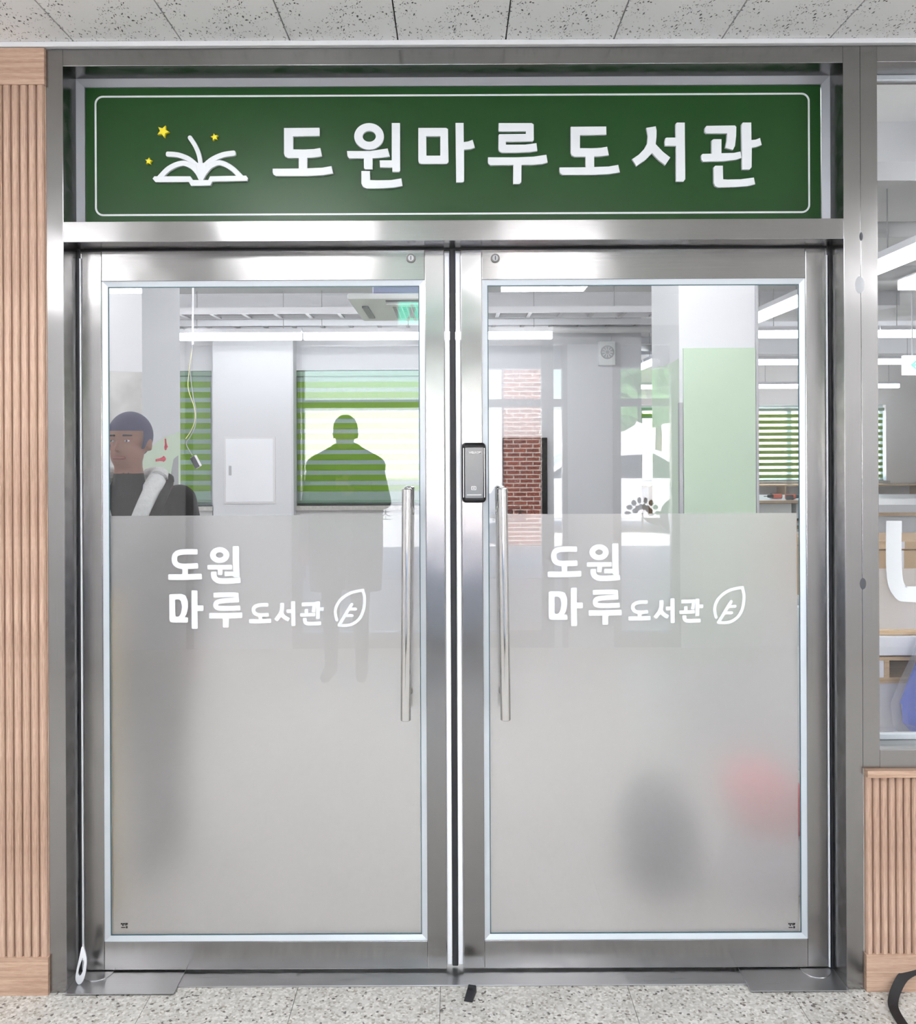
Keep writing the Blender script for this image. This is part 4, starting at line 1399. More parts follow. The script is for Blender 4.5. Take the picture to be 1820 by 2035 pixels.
x0, _, z1 = P(1188, 680, YB)
x1, _, z0 = P(1220, 727, YB)
sp = empty('wall_speaker', ((x0 + x1) / 2, YB, z0), 'small off-white wall loudspeaker with round grille', 'speaker')
box('cabinet', x0, x1, YB - 0.09, YB - 0.001, z0, z1, M['acpanel'], sp, 0.006)
scx, scz = (x0 + x1) / 2, (z0 + z1) / 2 + 0.01
obj('grille', MB().cyl((scx, YB - 0.09, scz), (scx, YB - 0.097, scz), 0.072, 0.066, 28), M['greygrey'], sp)
for k in range(10):
    t = 2 * PI * k / 10
    obj('slot', MB().tube([(scx + 0.018 * math.cos(t), YB - 0.0985, scz + 0.018 * math.sin(t)), (scx + 0.06 * math.cos(t), YB - 0.0985, scz + 0.06 * math.sin(t))], 0.004, 5), M['acpanel'], sp)
obj('cable', MB().tube(catmull([(scx + 0.04, YB - 0.04, z1), (scx + 0.06, YB - 0.03, z1 + 0.06), (scx + 0.03, YB - 0.03, z1 + 0.13), (scx + 0.0, YB - 0.1, 2.75)]), 0.006, 6), M['housing'], sp)

# dangling conduit, wires and adaptor
YW = 5.0
hc = empty('hanging_cable', P(384, 760, YW), 'thin conduit with loose wires and a small black adaptor dangling before the narrow blind', 'cable')
ax_, _, az_ = P(384, 560, YW)
obj('conduit', MB().cyl((ax_, YW, ZS), P(383, 685, YW), 0.009, n=10), M['housing'], hc)
obj('wire', MB().tube(catmull([P(383, 685, YW), P(379, 730, YW), P(378, 740, YW), P(384, 790, YW), P(389, 815, YW), P(388, 845, YW), P(378, 868, YW), P(370, 882, YW), P(382, 905, YW)]), 0.0042, 6), M['greygrey'], hc)
obj('wire', MB().tube(catmull([P(382, 690, YW), P(376, 735, YW), P(374, 772, YW), P(386, 810, YW), P(387, 835, YW), P(380, 855, YW), P(369, 872, YW)]), 0.003, 6), M['palewire'], hc)
bx, _, bz = P(389, 918, YW)
m_ = Matrix.Translation((bx, YW, bz)) @ Matrix.Rotation(math.radians(-28), 4, 'Y') @ Matrix.Rotation(math.radians(-25), 4, 'Z')
ad_ = obj('adaptor', MB().box(-0.028, 0.028, -0.012, 0.016, -0.052, 0.052).xform(m_), M['whitecard'], hc, 0.004)
obj('face', MB().box(-0.026, 0.026, -0.014, -0.0115, -0.05, 0.05).xform(m_), M['darkgrey'], ad_)

# cartons on the narrow sill
cx0, _, cz0 = P(357, 1000, YB - 0.06)
cb1 = empty('carton', (cx0 + 0.06, YB - 0.06, ZW0), 'small white carton with printed front on the narrow window sill', 'box')
zt_ = ZW0 + 0.10
ca = P(357, 1000, YB - .09)[0]
cbx = P(380, 1000, YB - .09)[0]
box('body', ca, cbx, YB - 0.088, YB - 0.003, ZW0, zt_, M['whitecard'], cb1, 0.002)
box('print', cbx - 0.055, cbx - 0.03, YB - 0.0895, YB - 0.088, ZW0 + 0.02, ZW0 + 0.045, M['printgrey'], cb1)
cb2 = empty('carton', (cx0 + 0.05, YB + 0.02, zt_), 'brown open carton stacked behind the white one on the narrow sill', 'box')
box('body', ca, cbx - 0.02, YB - 0.075, YB - 0.006, zt_, zt_ + 0.085, M['carton'], cb2, 0.002)
box('flap', ca, cbx - 0.02, YB - 0.08, YB - 0.075, zt_ + 0.05, zt_ + 0.1, M['whitecard'], cb2)

# exit sign hanging in the side window view
YE = 4.6
ex0, _, ez1 = P(1797, 706, YE)
ez0 = P(1797, 745, YE)[2]
ew = (ez1 - ez0) * 2.4
es = empty('exit_sign', (ex0 + ew / 2, YE, ez0), 'white hanging exit sign with a green arrow in the side window', 'exit sign')
box('case', ex0, ex0 + ew, YE, YE + 0.05, ez0, ez1, M['exit_face'], es, 0.005)
zc_, h_ = (ez0 + ez1) / 2, (ez1 - ez0)
xa = ex0 + h_ * 0.3
obj('arrow', MB().prism([(xa, zc_), (xa + h_ * .3, zc_ + h_ * .27), (xa + h_ * .42, zc_ + h_ * .27), (xa + h_ * .2, zc_ + h_ * .06), (xa + h_ * .7, zc_ + h_ * .06), (xa + h_ * .7, zc_ - h_ * .06), (xa + h_ * .2, zc_ - h_ * .06), (xa + h_ * .42, zc_ - h_ * .27), (xa + h_ * .3, zc_ - h_ * .27)], YE - 0.003, YE), M['exit_green'], es)
obj('running_figure', MB().ball((ex0 + ew * .72, YE - 0.002, ez1 - h_ * .22), (h_ * .07, .004, h_ * .07)).prism([(ex0 + ew * .68, ez1 - h_ * .32), (ex0 + ew * .76, ez1 - h_ * .34), (ex0 + ew * .74, ez0 + h_ * .4), (ex0 + ew * .8, ez0 + h_ * .15), (ex0 + ew * .75, ez0 + h_ * .12), (ex0 + ew * .7, ez0 + h_ * .32), (ex0 + ew * .62, ez0 + h_ * .15), (ex0 + ew * .58, ez0 + h_ * .2), (ex0 + ew * .66, ez0 + h_ * .4)], YE - 0.003, YE), M['exit_green'], es)
for q in (0.2, 0.8):
    obj('hanger', MB().cyl((ex0 + ew * q, YE + 0.025, ez1), (ex0 + ew * q, YE + 0.025, ZS), 0.006, n=8), M['housing'], es)

# ------------------------------------------------------------------ furniture deep in the room
def open_shelf(x0, x1, y0, y1, z0, z1, bays, lab):
    t = empty('shelf_unit', ((x0 + x1) / 2, y0, z0), lab, 'shelf')
    box('top', x0, x1, y0, y1, z1 - 0.025, z1, M['shelfwood'], t)
    box('bottom', x0, x1, y0, y1, z0, z0 + 0.025, M['shelfwood'], t)
    for k in range(bays + 1):
        xx = x0 + (x1 - x0 - 0.025) * k / bays
        box('divider', xx, xx + 0.025, y0, y1 - 0.02, z0 + 0.025, z1 - 0.025, M['shelfwood'], t)
    box('back', x0, x1, y1 - 0.02, y1, z0 + 0.025, z1 - 0.025, M['laminate'], t)
    return t


open_shelf(1.95 + 0.15, 5.05, YF - 0.45, YF - 0.02, 0.0, 0.79, 4, 'low wood-edged shelf under the far window left of the right column')
open_shelf(5.1, 9.2, YF - 0.45, YF - 0.02, 0.0, 0.79, 5, 'low wood-edged shelf under the far blind right of the column')

wt = empty('work_table', (5.0, 11.5, 0), 'white topped work table with power tools under the far blind', 'table')
box('top', 4.2, 7.8, 10.7, 12.2, 0.665, 0.69, M['laminate'], wt, 0.002)
box('edge', 4.2, 7.8, 10.69, 10.7, 0.65, 0.69, M['shelfwood'], wt)
for lx_ in (4.25, 7.7):
    for ly_ in (10.78, 12.1):
        box('leg', lx_, lx_ + 0.05, ly_, ly_ + 0.05, 0, 0.665, M['greygrey'], wt)
box('drawer', 4.35, 4.98, 10.75, 11.3, 0.42, 0.64, M['acpanel'], wt)
dr = box('drawer', 5.05, 5.9, 10.75, 11.3, 0.42, 0.64, M['acpanel'], wt)
obj('handle', MB().tube(catmull([(5.25, 10.73, 0.57), (5.28, 10.70, 0.53), (5.36, 10.70, 0.53), (5.40, 10.73, 0.57)]), 0.015, 8), M['darkgrey'], dr)
box('shelf', 4.2, 7.8, 10.72, 12.2, 0.36, 0.385, M['shelfwood'], wt)


def drill(x, y, z, ang, lab):
    t = empty('power_drill', (x, y, z), lab, 'drill', 'power drills on the work table')
    t.rotation_euler = (0, 0, ang)
    m = Matrix.Translation((x, y, z)) @ Matrix.Rotation(ang, 4, 'Z')
    obj('body', MB().cyl((0.02, 0, 0.04), (0.16, 0, 0.04), 0.038, n=14).xform(m), M['orange'], t, 0, True)
    obj('chuck', MB().cyl((-0.06, 0, 0.04), (0.02, 0, 0.04), 0.02, 0.03, 12).cyl((-0.12, 0, 0.04), (-0.06, 0, 0.04), 0.006, n=8).xform(m), M['blackmatte'], t, 0, True)
    obj('grip', MB().tube([(0.1, 0.02, 0.04), (0.13, 0.1, 0.038), (0.14, 0.16, 0.036)], 0.025, 10).xform(m), M['blackmatte'], t, 0, True)
    obj('battery', MB().box(0.09, 0.19, 0.15, 0.22, 0.0, 0.075).xform(m), M['blackmatte'], t, 0.008)


xd, _, _ = P(1532, 978, 11.2)
drill(xd - 0.03, 11.1, 0.69, math.radians(8), 'orange and black power drill lying left on the work table')
xd, _, _ = P(1566, 980, 11.2)
drill(xd + 0.05, 11.0, 0.69, math.radians(172), 'orange and black power drill lying right on the work table')

# ------------------------------------------------------------------ furniture near the side window
YN = 1.05
zt1 = P(1790, 1265, YN)[2]
nt_ = empty('display_table', (2.1, 1.3, 0), 'white laminate table standing just inside the side window', 'table')
tx0, tx1 = 1.60, 3.0
box('top', tx0, tx1, YN, 1.75, zt1 - 0.075, zt1, M['laminate'], nt_, 0.002)
zd1, zd0 = P(1790, 1306, YN)[2], P(1790, 1358, YN)[2]
dy0 = YN + 0.004
box('rail', tx0, tx1, dy0, dy0 + 0.4, zd1 - 0.014, zd1, M['shelfwood'], nt_)
box('rail', tx0, tx1, dy0, dy0 + 0.4, zd0, zd0 + 0.022, M['shelfwood'], nt_)
xdv = P(1758, 1330, YN)[0]
box('divider', xdv, xdv + 0.02, dy0, dy0 + 0.4, zd0 + 0.022, zd1 - 0.014, M['shelfwood'], nt_)
box('divider', tx1 - 0.03, tx1, dy0, dy0 + 0.4, zd0 + 0.022, zd1 - 0.014, M['shelfwood'], nt_)
box('back', tx0, tx1, dy0 + 0.4, dy0 + 0.42, zd0, zd1, M['blackmatte'], nt_)
box('side', tx0, xdv - 0.001, dy0 + 0.002, dy0 + 0.02, zd0 + 0.022, zd1 - 0.014, M['laminate'], nt_)
box('front_panel', tx0, tx1, YN + 0.02, YN + 0.04, 0.0, zd0, M['laminate'], nt_)
box('end_panel', tx0, tx0 + 0.03, YN + 0.04, 1.72, 0.0, zd0, M['laminate'], nt_)
xp1 = P(1802, 1258, YN + 0.2)[0]
tag(obj('wood_plank', MB().box(1.55, xp1, YN + 0.02, YN + 0.3, zt1 + 0.001, zt1 + 0.022), M['shelfwood'], None, 0.003), 'short wooden plank lying on the white table by the side window', 'plank')

# blue wrapped bag hanging in front of the table
bgx, _, bgz = P(1852, 1372, YN - 0.1)
bag = MB()
prof = [(0.0, 0.16), (0.035, 0.15), (0.05, 0.09), (0.075, 0.02), (0.095, -0.06), (0.09, -0.13), (0.05, -0.19), (0.0, -0.21)]
for r_, z_ in prof:
    for i in range(18):
        t = 2 * PI * i / 18
        k = 1 + 0.18 * math.sin(3 * t + z_ * 20) + 0.08 * math.sin(7 * t - z_ * 40)
        bag.v.append((bgx + r_ * k * math.cos(t), YN - 0.08 + 0.7 * r_ * k * math.sin(t), bgz + z_))
for j in range(len(prof) - 1):
    for i in range(18):
        bag.f.append((j * 18 + i, (j + 1) * 18 + i, (j + 1) * 18 + (i + 1) % 18, j * 18 + (i + 1) % 18))
bg = empty('plastic_bag', (bgx, YN - 0.08, bgz), 'crumpled blue bundle in clear plastic at the right edge of the side window', 'bag')
obj('bundle', bag, M['bluebag'], bg, 0, True)
wrap = MB()
wrap.v = [(bgx + (x - bgx) * 1.22 - 0.012, YN - 0.08 + (y - YN + 0.08) * 1.2, bgz + (z - bgz) * 1.12) for x, y, z in bag.v]
wrap.f = list(bag.f)
M['wrap'] = sheer('clear_wrap', (0.9, 0.93, 1.0, 1), 0.14)
obj('clear_wrap', wrap, M['wrap'], bg, 0, True)
obj('hanging_knot', MB().tube(catmull([(bgx, YN - 0.08, bgz + 0.15), (bgx + 0.005, YN - 0.07, bgz + 0.2), (bgx + 0.01, YN - 0.03, zt1 + 0.004)]), [0.02] * 6 + [0.012] * 7, 8), M['bluebag'], bg, 0, True)

# mid-depth white counter and cartons behind the frosted band
mc = empty('counter', (3.4, 3.0, 0), 'long white counter with wood edge behind the white window letter', 'counter')
YM = 4.3
zm1, zm0 = P(1790, 1003, YM)[2], P(1790, 1036, YM)[2]
box('top', 2.95, 6.2, YM, YM + 0.75, zm1 - 0.06, zm1, M['laminate'], mc, 0.002)
box('edge', 2.95, 6.2, YM - 0.004, YM, zm1 - 0.085, zm1 - 0.06, M['shelfwood'], mc)
box('front', 2.97, 6.2, YM + 0.03, YM + 0.06, 0, zm1 - 0.085, M['laminate'], mc)
box('end', 2.97, 3.0, YM + 0.06, YM + 0.72, 0, zm1 - 0.06, M['laminate'], mc)
for k, (y0, y1, lab) in enumerate(((1076, 1092, 'flat tan carton, upper of two behind the white window letter'), (1094, 1134, 'large brown carton, lower of two behind the white window letter'))):
    yy = 2.6
    z1_, z0_ = P(1780, y0, yy)[2], P(1780, y1, yy)[2]
    t = empty('carton', (2.7, yy, z0_), lab, 'box')
    box('body', 2.05, 3.05, yy + 0.01 * k, yy + 0.5, z0_ if k == 0 else 0.62, z1_, M['carton'], t, 0.003)
    box('tape', 2.5, 2.56, yy - 0.002 + 0.01 * k, yy + 0.01 * k, (z0_ if k == 0 else 0.62) + 0.005, z1_, M['whitecard'], t)
st = empty('bench', (2.5, 2.9, 0), 'low white bench under the brown cartons', 'bench')
box('seat', 2.0, 3.1, 2.55, 3.2, 0.59, 0.62, M['laminate'], st)
box('leg', 2.02, 2.06, 2.6, 3.15, 0, 0.59, M['laminate'], st)
box('leg', 3.04, 3.08, 2.6, 3.15, 0, 0.59, M['laminate'], st)

# things standing behind the frosted glass
bkx, _, _ = P(1310, 1640, 0.65)
bk = empty('tool_bag', (bkx, 0.67, 0), 'dark grey bag blurred behind the frosted right door glass', 'bag')
obj('body', MB().box(bkx - 0.125, bkx + 0.125, 0.56, 0.78, 0.0, 0.29), M['bagskin'], bk, 0.085, True, 5)
obj('handle', MB().tube(catmull([(bkx - 0.08, 0.67, 0.26), (bkx - 0.06, 0.67, 0.34), (bkx + 0.06, 0.67, 0.34), (bkx + 0.08, 0.67, 0.26)]), 0.012, 8), M['blackmatte'], bk, 0, True)
rbx, _, _ = P(1525, 1600, 0.6)
m_ = Matrix.Translation((rbx, 0.62, 0.29)) @ Matrix.Rotation(math.radians(35), 4, 'Y')
rb = empty('red_sack', (rbx, 0.62, 0), 'pale red sack blurred in the corner of the right door glass', 'sack')
obj('body', MB().ball((0, 0, 0), (0.17, 0.13, 0.12), 20, 12).xform(m_), M['redbag'], rb, 0, True)
obj('crate', MB().box(rbx - 0.13, rbx + 0.13, 0.51, 0.73, 0.0, 0.19), M['whitecard'], rb, 0.01)
tb_x = P(232, 1500, 0.75)[0]
tag(obj('leaning_board', MB().box(-1.16, -1.085, 0.40, 0.42, 0.0, 1.05), M['sand'], None, 0.004), 'narrow tan board blurred at the left edge of the left door glass', 'board')

# ------------------------------------------------------------------ people
def person(name, base, rz, arms, cols, label, heights=1.68, head_turn=0.0):
    """standing figure, one continuous remeshed body. arms: for -1 and +1 (elbow, wrist, finger direction) in local coords; y- is the front"""
    h = heights / 1.70
    mb = MB()

    def cap(a, ra, b_, rb_):
        mb.capsule(tuple(c * h for c in a), ra * h, tuple(c * h for c in b_), rb_ * h, 14)
    # legs and feet
    for s in (-1, 1):
        cap((s * 0.085, 0.0, 0.86), 0.092, (s * 0.095, -0.01, 0.48), 0.062)
        cap((s * 0.095, -0.01, 0.48), 0.060, (s * 0.10, 0.02, 0.10), 0.042)
        cap((s * 0.10, 0.02, 0.055), 0.045, (s * 0.115, -0.15, 0.035), 0.034)
    # pelvis, torso, chest
    mb.ball((0, 0, 0.92 * h), (0.165 * h, 0.115 * h, 0.12 * h), 20, 12)
    mb.ball((0, 0, 1.06 * h), (0.165 * h, 0.115 * h, 0.16 * h), 20, 12)
    mb.ball((0, 0, 1.24 * h), (0.185 * h, 0.125 * h, 0.17 * h), 20, 12)
    cap((-0.12, 0.0, 1.37), 0.062, (0.12, 0.0, 1.37), 0.062)
    cap((0, 0.005, 1.36), 0.07, (0, -0.005, 1.50), 0.052)
    # arms and hands
    for s in (-1, 1):
        el, wr_, fd = arms[s]
        sh = (s * 0.185, 0.0, 1.365)
        cap(sh, 0.066, el, 0.050)
        cap(el, 0.050, wr_, 0.036)
        wv, fv = Vector(wr_), Vector(fd).normalized()
        side = fv.cross(Vector((0, 0, 1)))
        if side.length < 0.1:
            side = Vector((1, 0, 0))
        side.normalize()
        palm = wv + fv * 0.055
        cap(tuple(wv), 0.030, tuple(palm), 0.034)
        dn = side.cross(fv).normalized()
        for k, L in enumerate((0.068, 0.078, 0.072, 0.056)):
            r0 = palm + side * (k - 1.5) * 0.021 + fv * 0.015
            k1 = r0 + fv * L * 0.55
            k2 = k1 + (fv * 0.75 - dn * 0.6) * L * 0.5
            cap(tuple(r0), 0.010, tuple(k1), 0.009)
            cap(tuple(k1), 0.009, tuple(k2), 0.008)
        th0 = wv + fv * 0.02 - side * s * 0.025
        cap(tuple(th0), 0.012, tuple(th0 + fv * 0.04 - side * s * 0.028), 0.0095)
    # head: skull, jaw, nose, ears
    hm = Matrix.Translation((0, 0, 1.585 * h)) @ Matrix.Rotation(head_turn, 4, 'Z')
    hd = MB()
    hd.ball((0, 0.012, 0.03), (0.074, 0.092, 0.085), 22, 14)
    hd.ball((0, -0.014, -0.035), (0.060, 0.070, 0.072), 20, 12)
    hd.capsule((0, -0.082, 0.015), 0.008, (0, -0.100, -0.018), 0.013, 8)
    for s in (-1, 1):
        hd.ball((s * 0.075, 0.015, -0.005), (0.010, 0.018, 0.030), 10, 8)
    hd.v = [tuple(c * h for c in p) for p in hd.v]
    hd.xform(hm)
    mb.add(hd.v, hd.f)
    root = empty(name, base, label, 'person')
    me = mb.mesh('body')
    t = bpy.data.objects.new('tmp', me)
    C.objects.link(t)
    rm = t.modifiers.new('r', 'REMESH')
    rm.mode = 'VOXEL'
    rm.voxel_size = 0.009
    sm = t.modifiers.new('s', 'SMOOTH')
    sm.iterations = 3
    body = bpy.data.meshes.new_from_object(t.evaluated_get(bpy.context.evaluated_depsgraph_get()))
    bpy.data.objects.remove(t)
    mats = [M['skin'], cols['top'], cols['legs'], M['blackmatte']]
    o = obj('body', body, mats[0], root, 0, True)
    for q in mats[1:]:
        body.materials.append(q)
    wrists = [Vector(arms[s][1]) * h for s in (-1, 1)]
    fds = [Vector(arms[s][2]).normalized() for s in (-1, 1)]
    for p_ in body.polygons:
        c_ = p_.center
        if c_.z > 1.475 * h:
            k = 0
        elif c_.z < 0.075 * h:
            k = 3
        elif c_.z < 0.90 * h and abs(c_.x) < 0.2 * h:
            k = 2
        else:
            k = 1
        for wv, fv in zip(wrists, fds):
            if (c_ - wv).dot(fv) > -0.005 and (c_ - wv).length < 0.24:
                k = 0
        p_.material_index = k
    o.matrix_parent_inverse = Matrix.Identity(4)
    o.rotation_euler = (0, 0, 0)

    def kid(nm, src, mat, smooth=True):
        q = obj(nm, src, mat, root, 0, smooth)
        q.matrix_parent_inverse = Matrix.Identity(4)
        return q
    # hair: a shell over the skull with a hairline
    hr = MB()
    hr.ball((0, 0.016, 0.034), (0.080, 0.097, 0.091), 26, 18)
    keep = [f for f in hr.f if sum(hr.v[i][2] for i in f) / len(f) > (0.045 if sum(hr.v[i][1] for i in f) / len(f) < -0.03 else -0.045 + max(0.0, -(sum(hr.v[i][1] for i in f) / len(f))) * 1.5)]
    hr.f = keep
    hr.v = [tuple(c * h for c in p) for p in hr.v]
    hr.xform(hm)
    kid('hair', hr, cols['hair'])
    for s in (-1, 1):
        ey = MB().ball((s * 0.030 * h, -0.078 * h, 0.012 * h), (0.010 * h, 0.006 * h, 0.0038 * h), 12, 8).xform(hm)
        kid('eye', ey, M['whitecard'])
        pu = MB().ball((s * 0.030 * h, -0.083 * h, 0.012 * h), (0.0045 * h, 0.003 * h, 0.0038 * h), 10, 6).xform(hm)
        kid('pupil', pu, M['hair'])
        br = MB().capsule((s * 0.018 * h, -0.083 * h, 0.032 * h), 0.004 * h, (s * 0.045 * h, -0.074 * h, 0.032 * h), 0.003 * h, 8).xform(hm)
        kid('eyebrow', br, M['hair'])
    mo = MB().capsule((-0.02 * h, -0.082 * h, -0.052 * h), 0.0055 * h, (0.02 * h, -0.082 * h, -0.052 * h), 0.0055 * h, 8).xform(hm)
    kid('mouth', mo, M['lips'])
    root.rotation_euler = (0, 0, rz)
    return root, kid, h


# the man behind the left leaf
px_, _, _ = P(256, 900, 0.8)
man, kid, hh = person('person', (px_, 0.8, 0), math.radians(9),
                      {-1: ((-0.25, 0.02, 1.10), (-0.24, -0.08, 0.86), (0, -0.1, -1)), 1: ((0.245, 0.02, 1.10), (0.235, -0.08, 0.86), (0, -0.1, -1))},
                      {'top': M['jacket'], 'legs': M['trouser'], 'hair': M['navy']}, 'person in a black jacket with white fleece lining behind the left door glass', 1.645, math.radians(-14))
# fleece lined collar turned out into a V, dark edging, zip line
for s in (-1, 1):
    rr = [0.030] * 6 + [0.036] * 6 + [0.030] * 6 + [0.016] * 7
    kid('fleece_lapel', MB().tube(catmull([(s * 0.06, 0.075, 1.415), (s * 0.105, 0.01, 1.415), (s * 0.092, -0.085, 1.36), (s * 0.052, -0.138, 1.24), (s * 0.016, -0.142, 1.10)]), rr, 12), M['fleece'])
    kid('collar_edge', MB().tube(catmull([(s * 0.07, 0.10, 1.40), (s * 0.142, 0.01, 1.405), (s * 0.132, -0.095, 1.335), (s * 0.085, -0.142, 1.22), (s * 0.036, -0.142, 1.09)]), 0.017, 10), M['jacket'])
for s in (-1, 1):
    kid('coat_side', MB().tube(catmull([(s * 0.10, 0.0, 1.25), (s * 0.115, -0.005, 1.05), (s * 0.115, -0.005, 0.8), (s * 0.11, -0.005, 0.5)]), [0.125] * 7 + [0.118] * 12, 14), M['jacket'])
for s in (-1, 1):
    kid('trouser_leg', MB().tube(catmull([(s * 0.105, 0.0, 0.62), (s * 0.108, 0.0, 0.4), (s * 0.112, 0.01, 0.2), (s * 0.115, 0.015, 0.06)]), [0.10] * 7 + [0.092] * 12, 14), M['trouser'])
kid('zip_lining', MB().tube([(0.0, -0.135, 1.12), (0.0, -0.138, 1.0), (0.0, -0.125, 0.85)], 0.014, 8), M['fleece'])
# the photographer, seen only as a reflection in the glass
pho, kid2, hp = person('person', (-0.72, -3.2, 0), math.radians(180),
                       {-1: ((-0.26, -0.14, 1.15), (-0.06, -0.32, 1.22), (0.45, -0.3, 0.6)), 1: ((0.25, 0.03, 1.11), (0.27, -0.03, 0.87), (0, -0.1, -1))},
                       {'top': M['jacket'], 'legs': M['trouser'], 'hair': M['hair']}, 'person in dark clothes taking the picture, reflected in the left door glass', 1.72)
for s in (-1, 1):
    kid2('coat_side', MB().tube(catmull([(s * 0.10, 0.0, 1.3), (s * 0.12, 0.0, 1.1), (s * 0.12, 0.0, 0.8), (s * 0.11, 0.0, 0.58)]), [0.13] * 7 + [0.125] * 12, 14), M['jacket'])
kid2('hood', MB().ball((0, 0.035, 1.47), (0.125, 0.10, 0.085), 18, 12), M['jacket'])
for s in (-1, 1):
    kid2('shoulder_seam', MB().capsule((s * 0.06, 0.02, 1.455), 0.075, (s * 0.19, 0.01, 1.385), 0.075, 12), M['jacket'])
tag(obj('smartphone', MB().box(-0.80, -0.725, -2.762, -2.753, 1.26, 1.41), M['black'], None, 0.003), 'black smartphone held up by the reflected person', 'phone')

# ------------------------------------------------------------------ small things on the lobby floor
x, _, _ = P(935, 1972, -0.03)
rs = empty('rubber_stop', (x, -0.03, 0), 'small black rubber stop lying on the terrazzo before the threshold', 'door stop')
m_ = Matrix.Translation((x, -0.02, 0)) @ Matrix.Rotation(math.radians(-14), 4, 'Z')
obj('wedge', MB().add([(-0.013, -0.03, 0), (0.013, -0.03, 0), (0.013, 0.022, 0), (-0.013, 0.022, 0), (-0.011, -0.03, 0.004), (0.011, -0.03, 0.004), (0.011, 0.022, 0.018), (-0.011, 0.022, 0.018)],
                      [(0, 3, 2, 1), (4, 5, 6, 7), (0, 1, 5, 4), (1, 2, 6, 5), (2, 3, 7, 6), (3, 0, 4, 7)]).xform(m_), M['rubber'], rs, 0.002)
obj('tab', MB().box(-0.008, 0.008, 0.004, 0.014, 0.013, 0.019).xform(m_), M['blackmatte'], rs, 0.001)

# white teardrop loop at the foot of the left jamb
tl_ = []
cpx = [(162, 1893), (158, 1912), (152, 1940), (150.5, 1955), (155, 1965), (162, 1964), (168, 1952), (172, 1930), (172, 1912), (166, 1890)]
yl = 0.03
outer = [P(a, b_, yl) for a, b_ in catmull(cpx + [cpx[0]])][:-1]
cin = [(165, 1913), (160, 1926), (156, 1941), (157, 1948), (161, 1947), (165, 1938), (167.5, 1923)]
inner = [P(a, b_, yl) for a, b_ in catmull(cin + [cin[0]])][:-1]
lp = fill_groups([[[(p[0], p[2]) for p in outer], [(p[0], p[2]) for p in inner][::-1]]], yl - 0.0025, yl + 0.0025, 0.0008)
zmin = min(v.co.z for v in lp.vertices)
for v in lp.vertices:
    v.co.z += 0.0068 - zmin
tag(obj('plastic_loop', lp, M['stripwhite']), 'white teardrop plastic loop standing at the foot of the left jamb', 'hook')

# black strap at the right edge
ys = -0.06
sp_ = [(1840, 1938), (1812, 1945), (1790, 1951), (1777, 1966), (1772, 1985), (1776, 2003), (1790, 2028), (1812, 2060)]


def on_floor(px, py):
    a, b_ = px - VPX, py - VPY
    v_ = b_ + a * ROLL
    u_ = a - b_ * ROLL
    D = CAM_Z * F_PX / v_
    return (u_ * D / F_PX, D + CAM_Y)


pts = [on_floor(a, max(b_, 1968)) for a, b_ in [(1845, 1968), (1818, 1970), (1795, 1974), (1780, 1984), (1774, 1997), (1778, 2012), (1790, 2032), (1812, 2062)]]
hts = [0.075, 0.06, 0.045, 0.022, 0.006, 0.003, 0.002, 0.002]
path = catmull([(x, y, z) for (x, y), z in zip(pts, hts)], 8)
sv, sf = [], []
for k, p_ in enumerate(path):
    a, b_ = Vector(path[max(k - 1, 0)]), Vector(path[min(k + 1, len(path) - 1)])
    d = (b_ - a).normalized()
    nrm = d.cross(Vector((0, -0.5, 0.85))).normalized()
    up = nrm.cross(d).normalized() if nrm.cross(d).z > 0 else -nrm.cross(d).normalized()
    c_ = Vector(p_)
    for q in (c_ - nrm * 0.013, c_ + nrm * 0.013, c_ + nrm * 0.013 + up * 0.0028, c_ - nrm * 0.013 + up * 0.0028):
        sv.append(tuple(q))
for k in range(len(path) - 1):
    for i in range(4):
        sf.append((k * 4 + i, k * 4 + (i + 1) % 4, k * 4 + 4 + (i + 1) % 4, k * 4 + 4 + i))
sf += [(0, 1, 2, 3), tuple(len(path) * 4 - 4 + i for i in (3, 2, 1, 0))]
tag(obj('bag_strap', MB().add(sv, sf), M['blackmatte']), 'black webbing strap curling on the floor at the right edge', 'strap')

# ------------------------------------------------------------------ lobby behind the camera: lamps, vestibule, entrance
for k, (x, y, lab) in enumerate(((-0.74, -1.75, 'square ceiling lamp over the lobby mirrored in the green sign'), (2.95, -1.75, 'square ceiling lamp over the right of the lobby'), (-3.2, -1.75, 'square ceiling lamp over the left of the lobby'),
        (-2.4, -3.1, 'square ceiling lamp near the partition, left'), (0.6, -3.1, 'square ceiling lamp near the partition, middle'), (3.3, -3.1, 'square ceiling lamp near the partition, right'))):  # the three near the partition are added to brighten the lobby
    t = empty('ceiling_lamp', (x, y, ZC), lab, 'ceiling light', 'lobby ceiling lamps')
    box('frame', x - 0.31, x + 0.31, y - 0.31, y + 0.31, ZC - 0.02, ZC - 0.001, M['trim_white'], t, 0.003)
    box('diffuser', x - 0.28, x + 0.28, y - 0.28, y + 0.28, ZC - 0.085, ZC - 0.02, M['panel_led'], t)

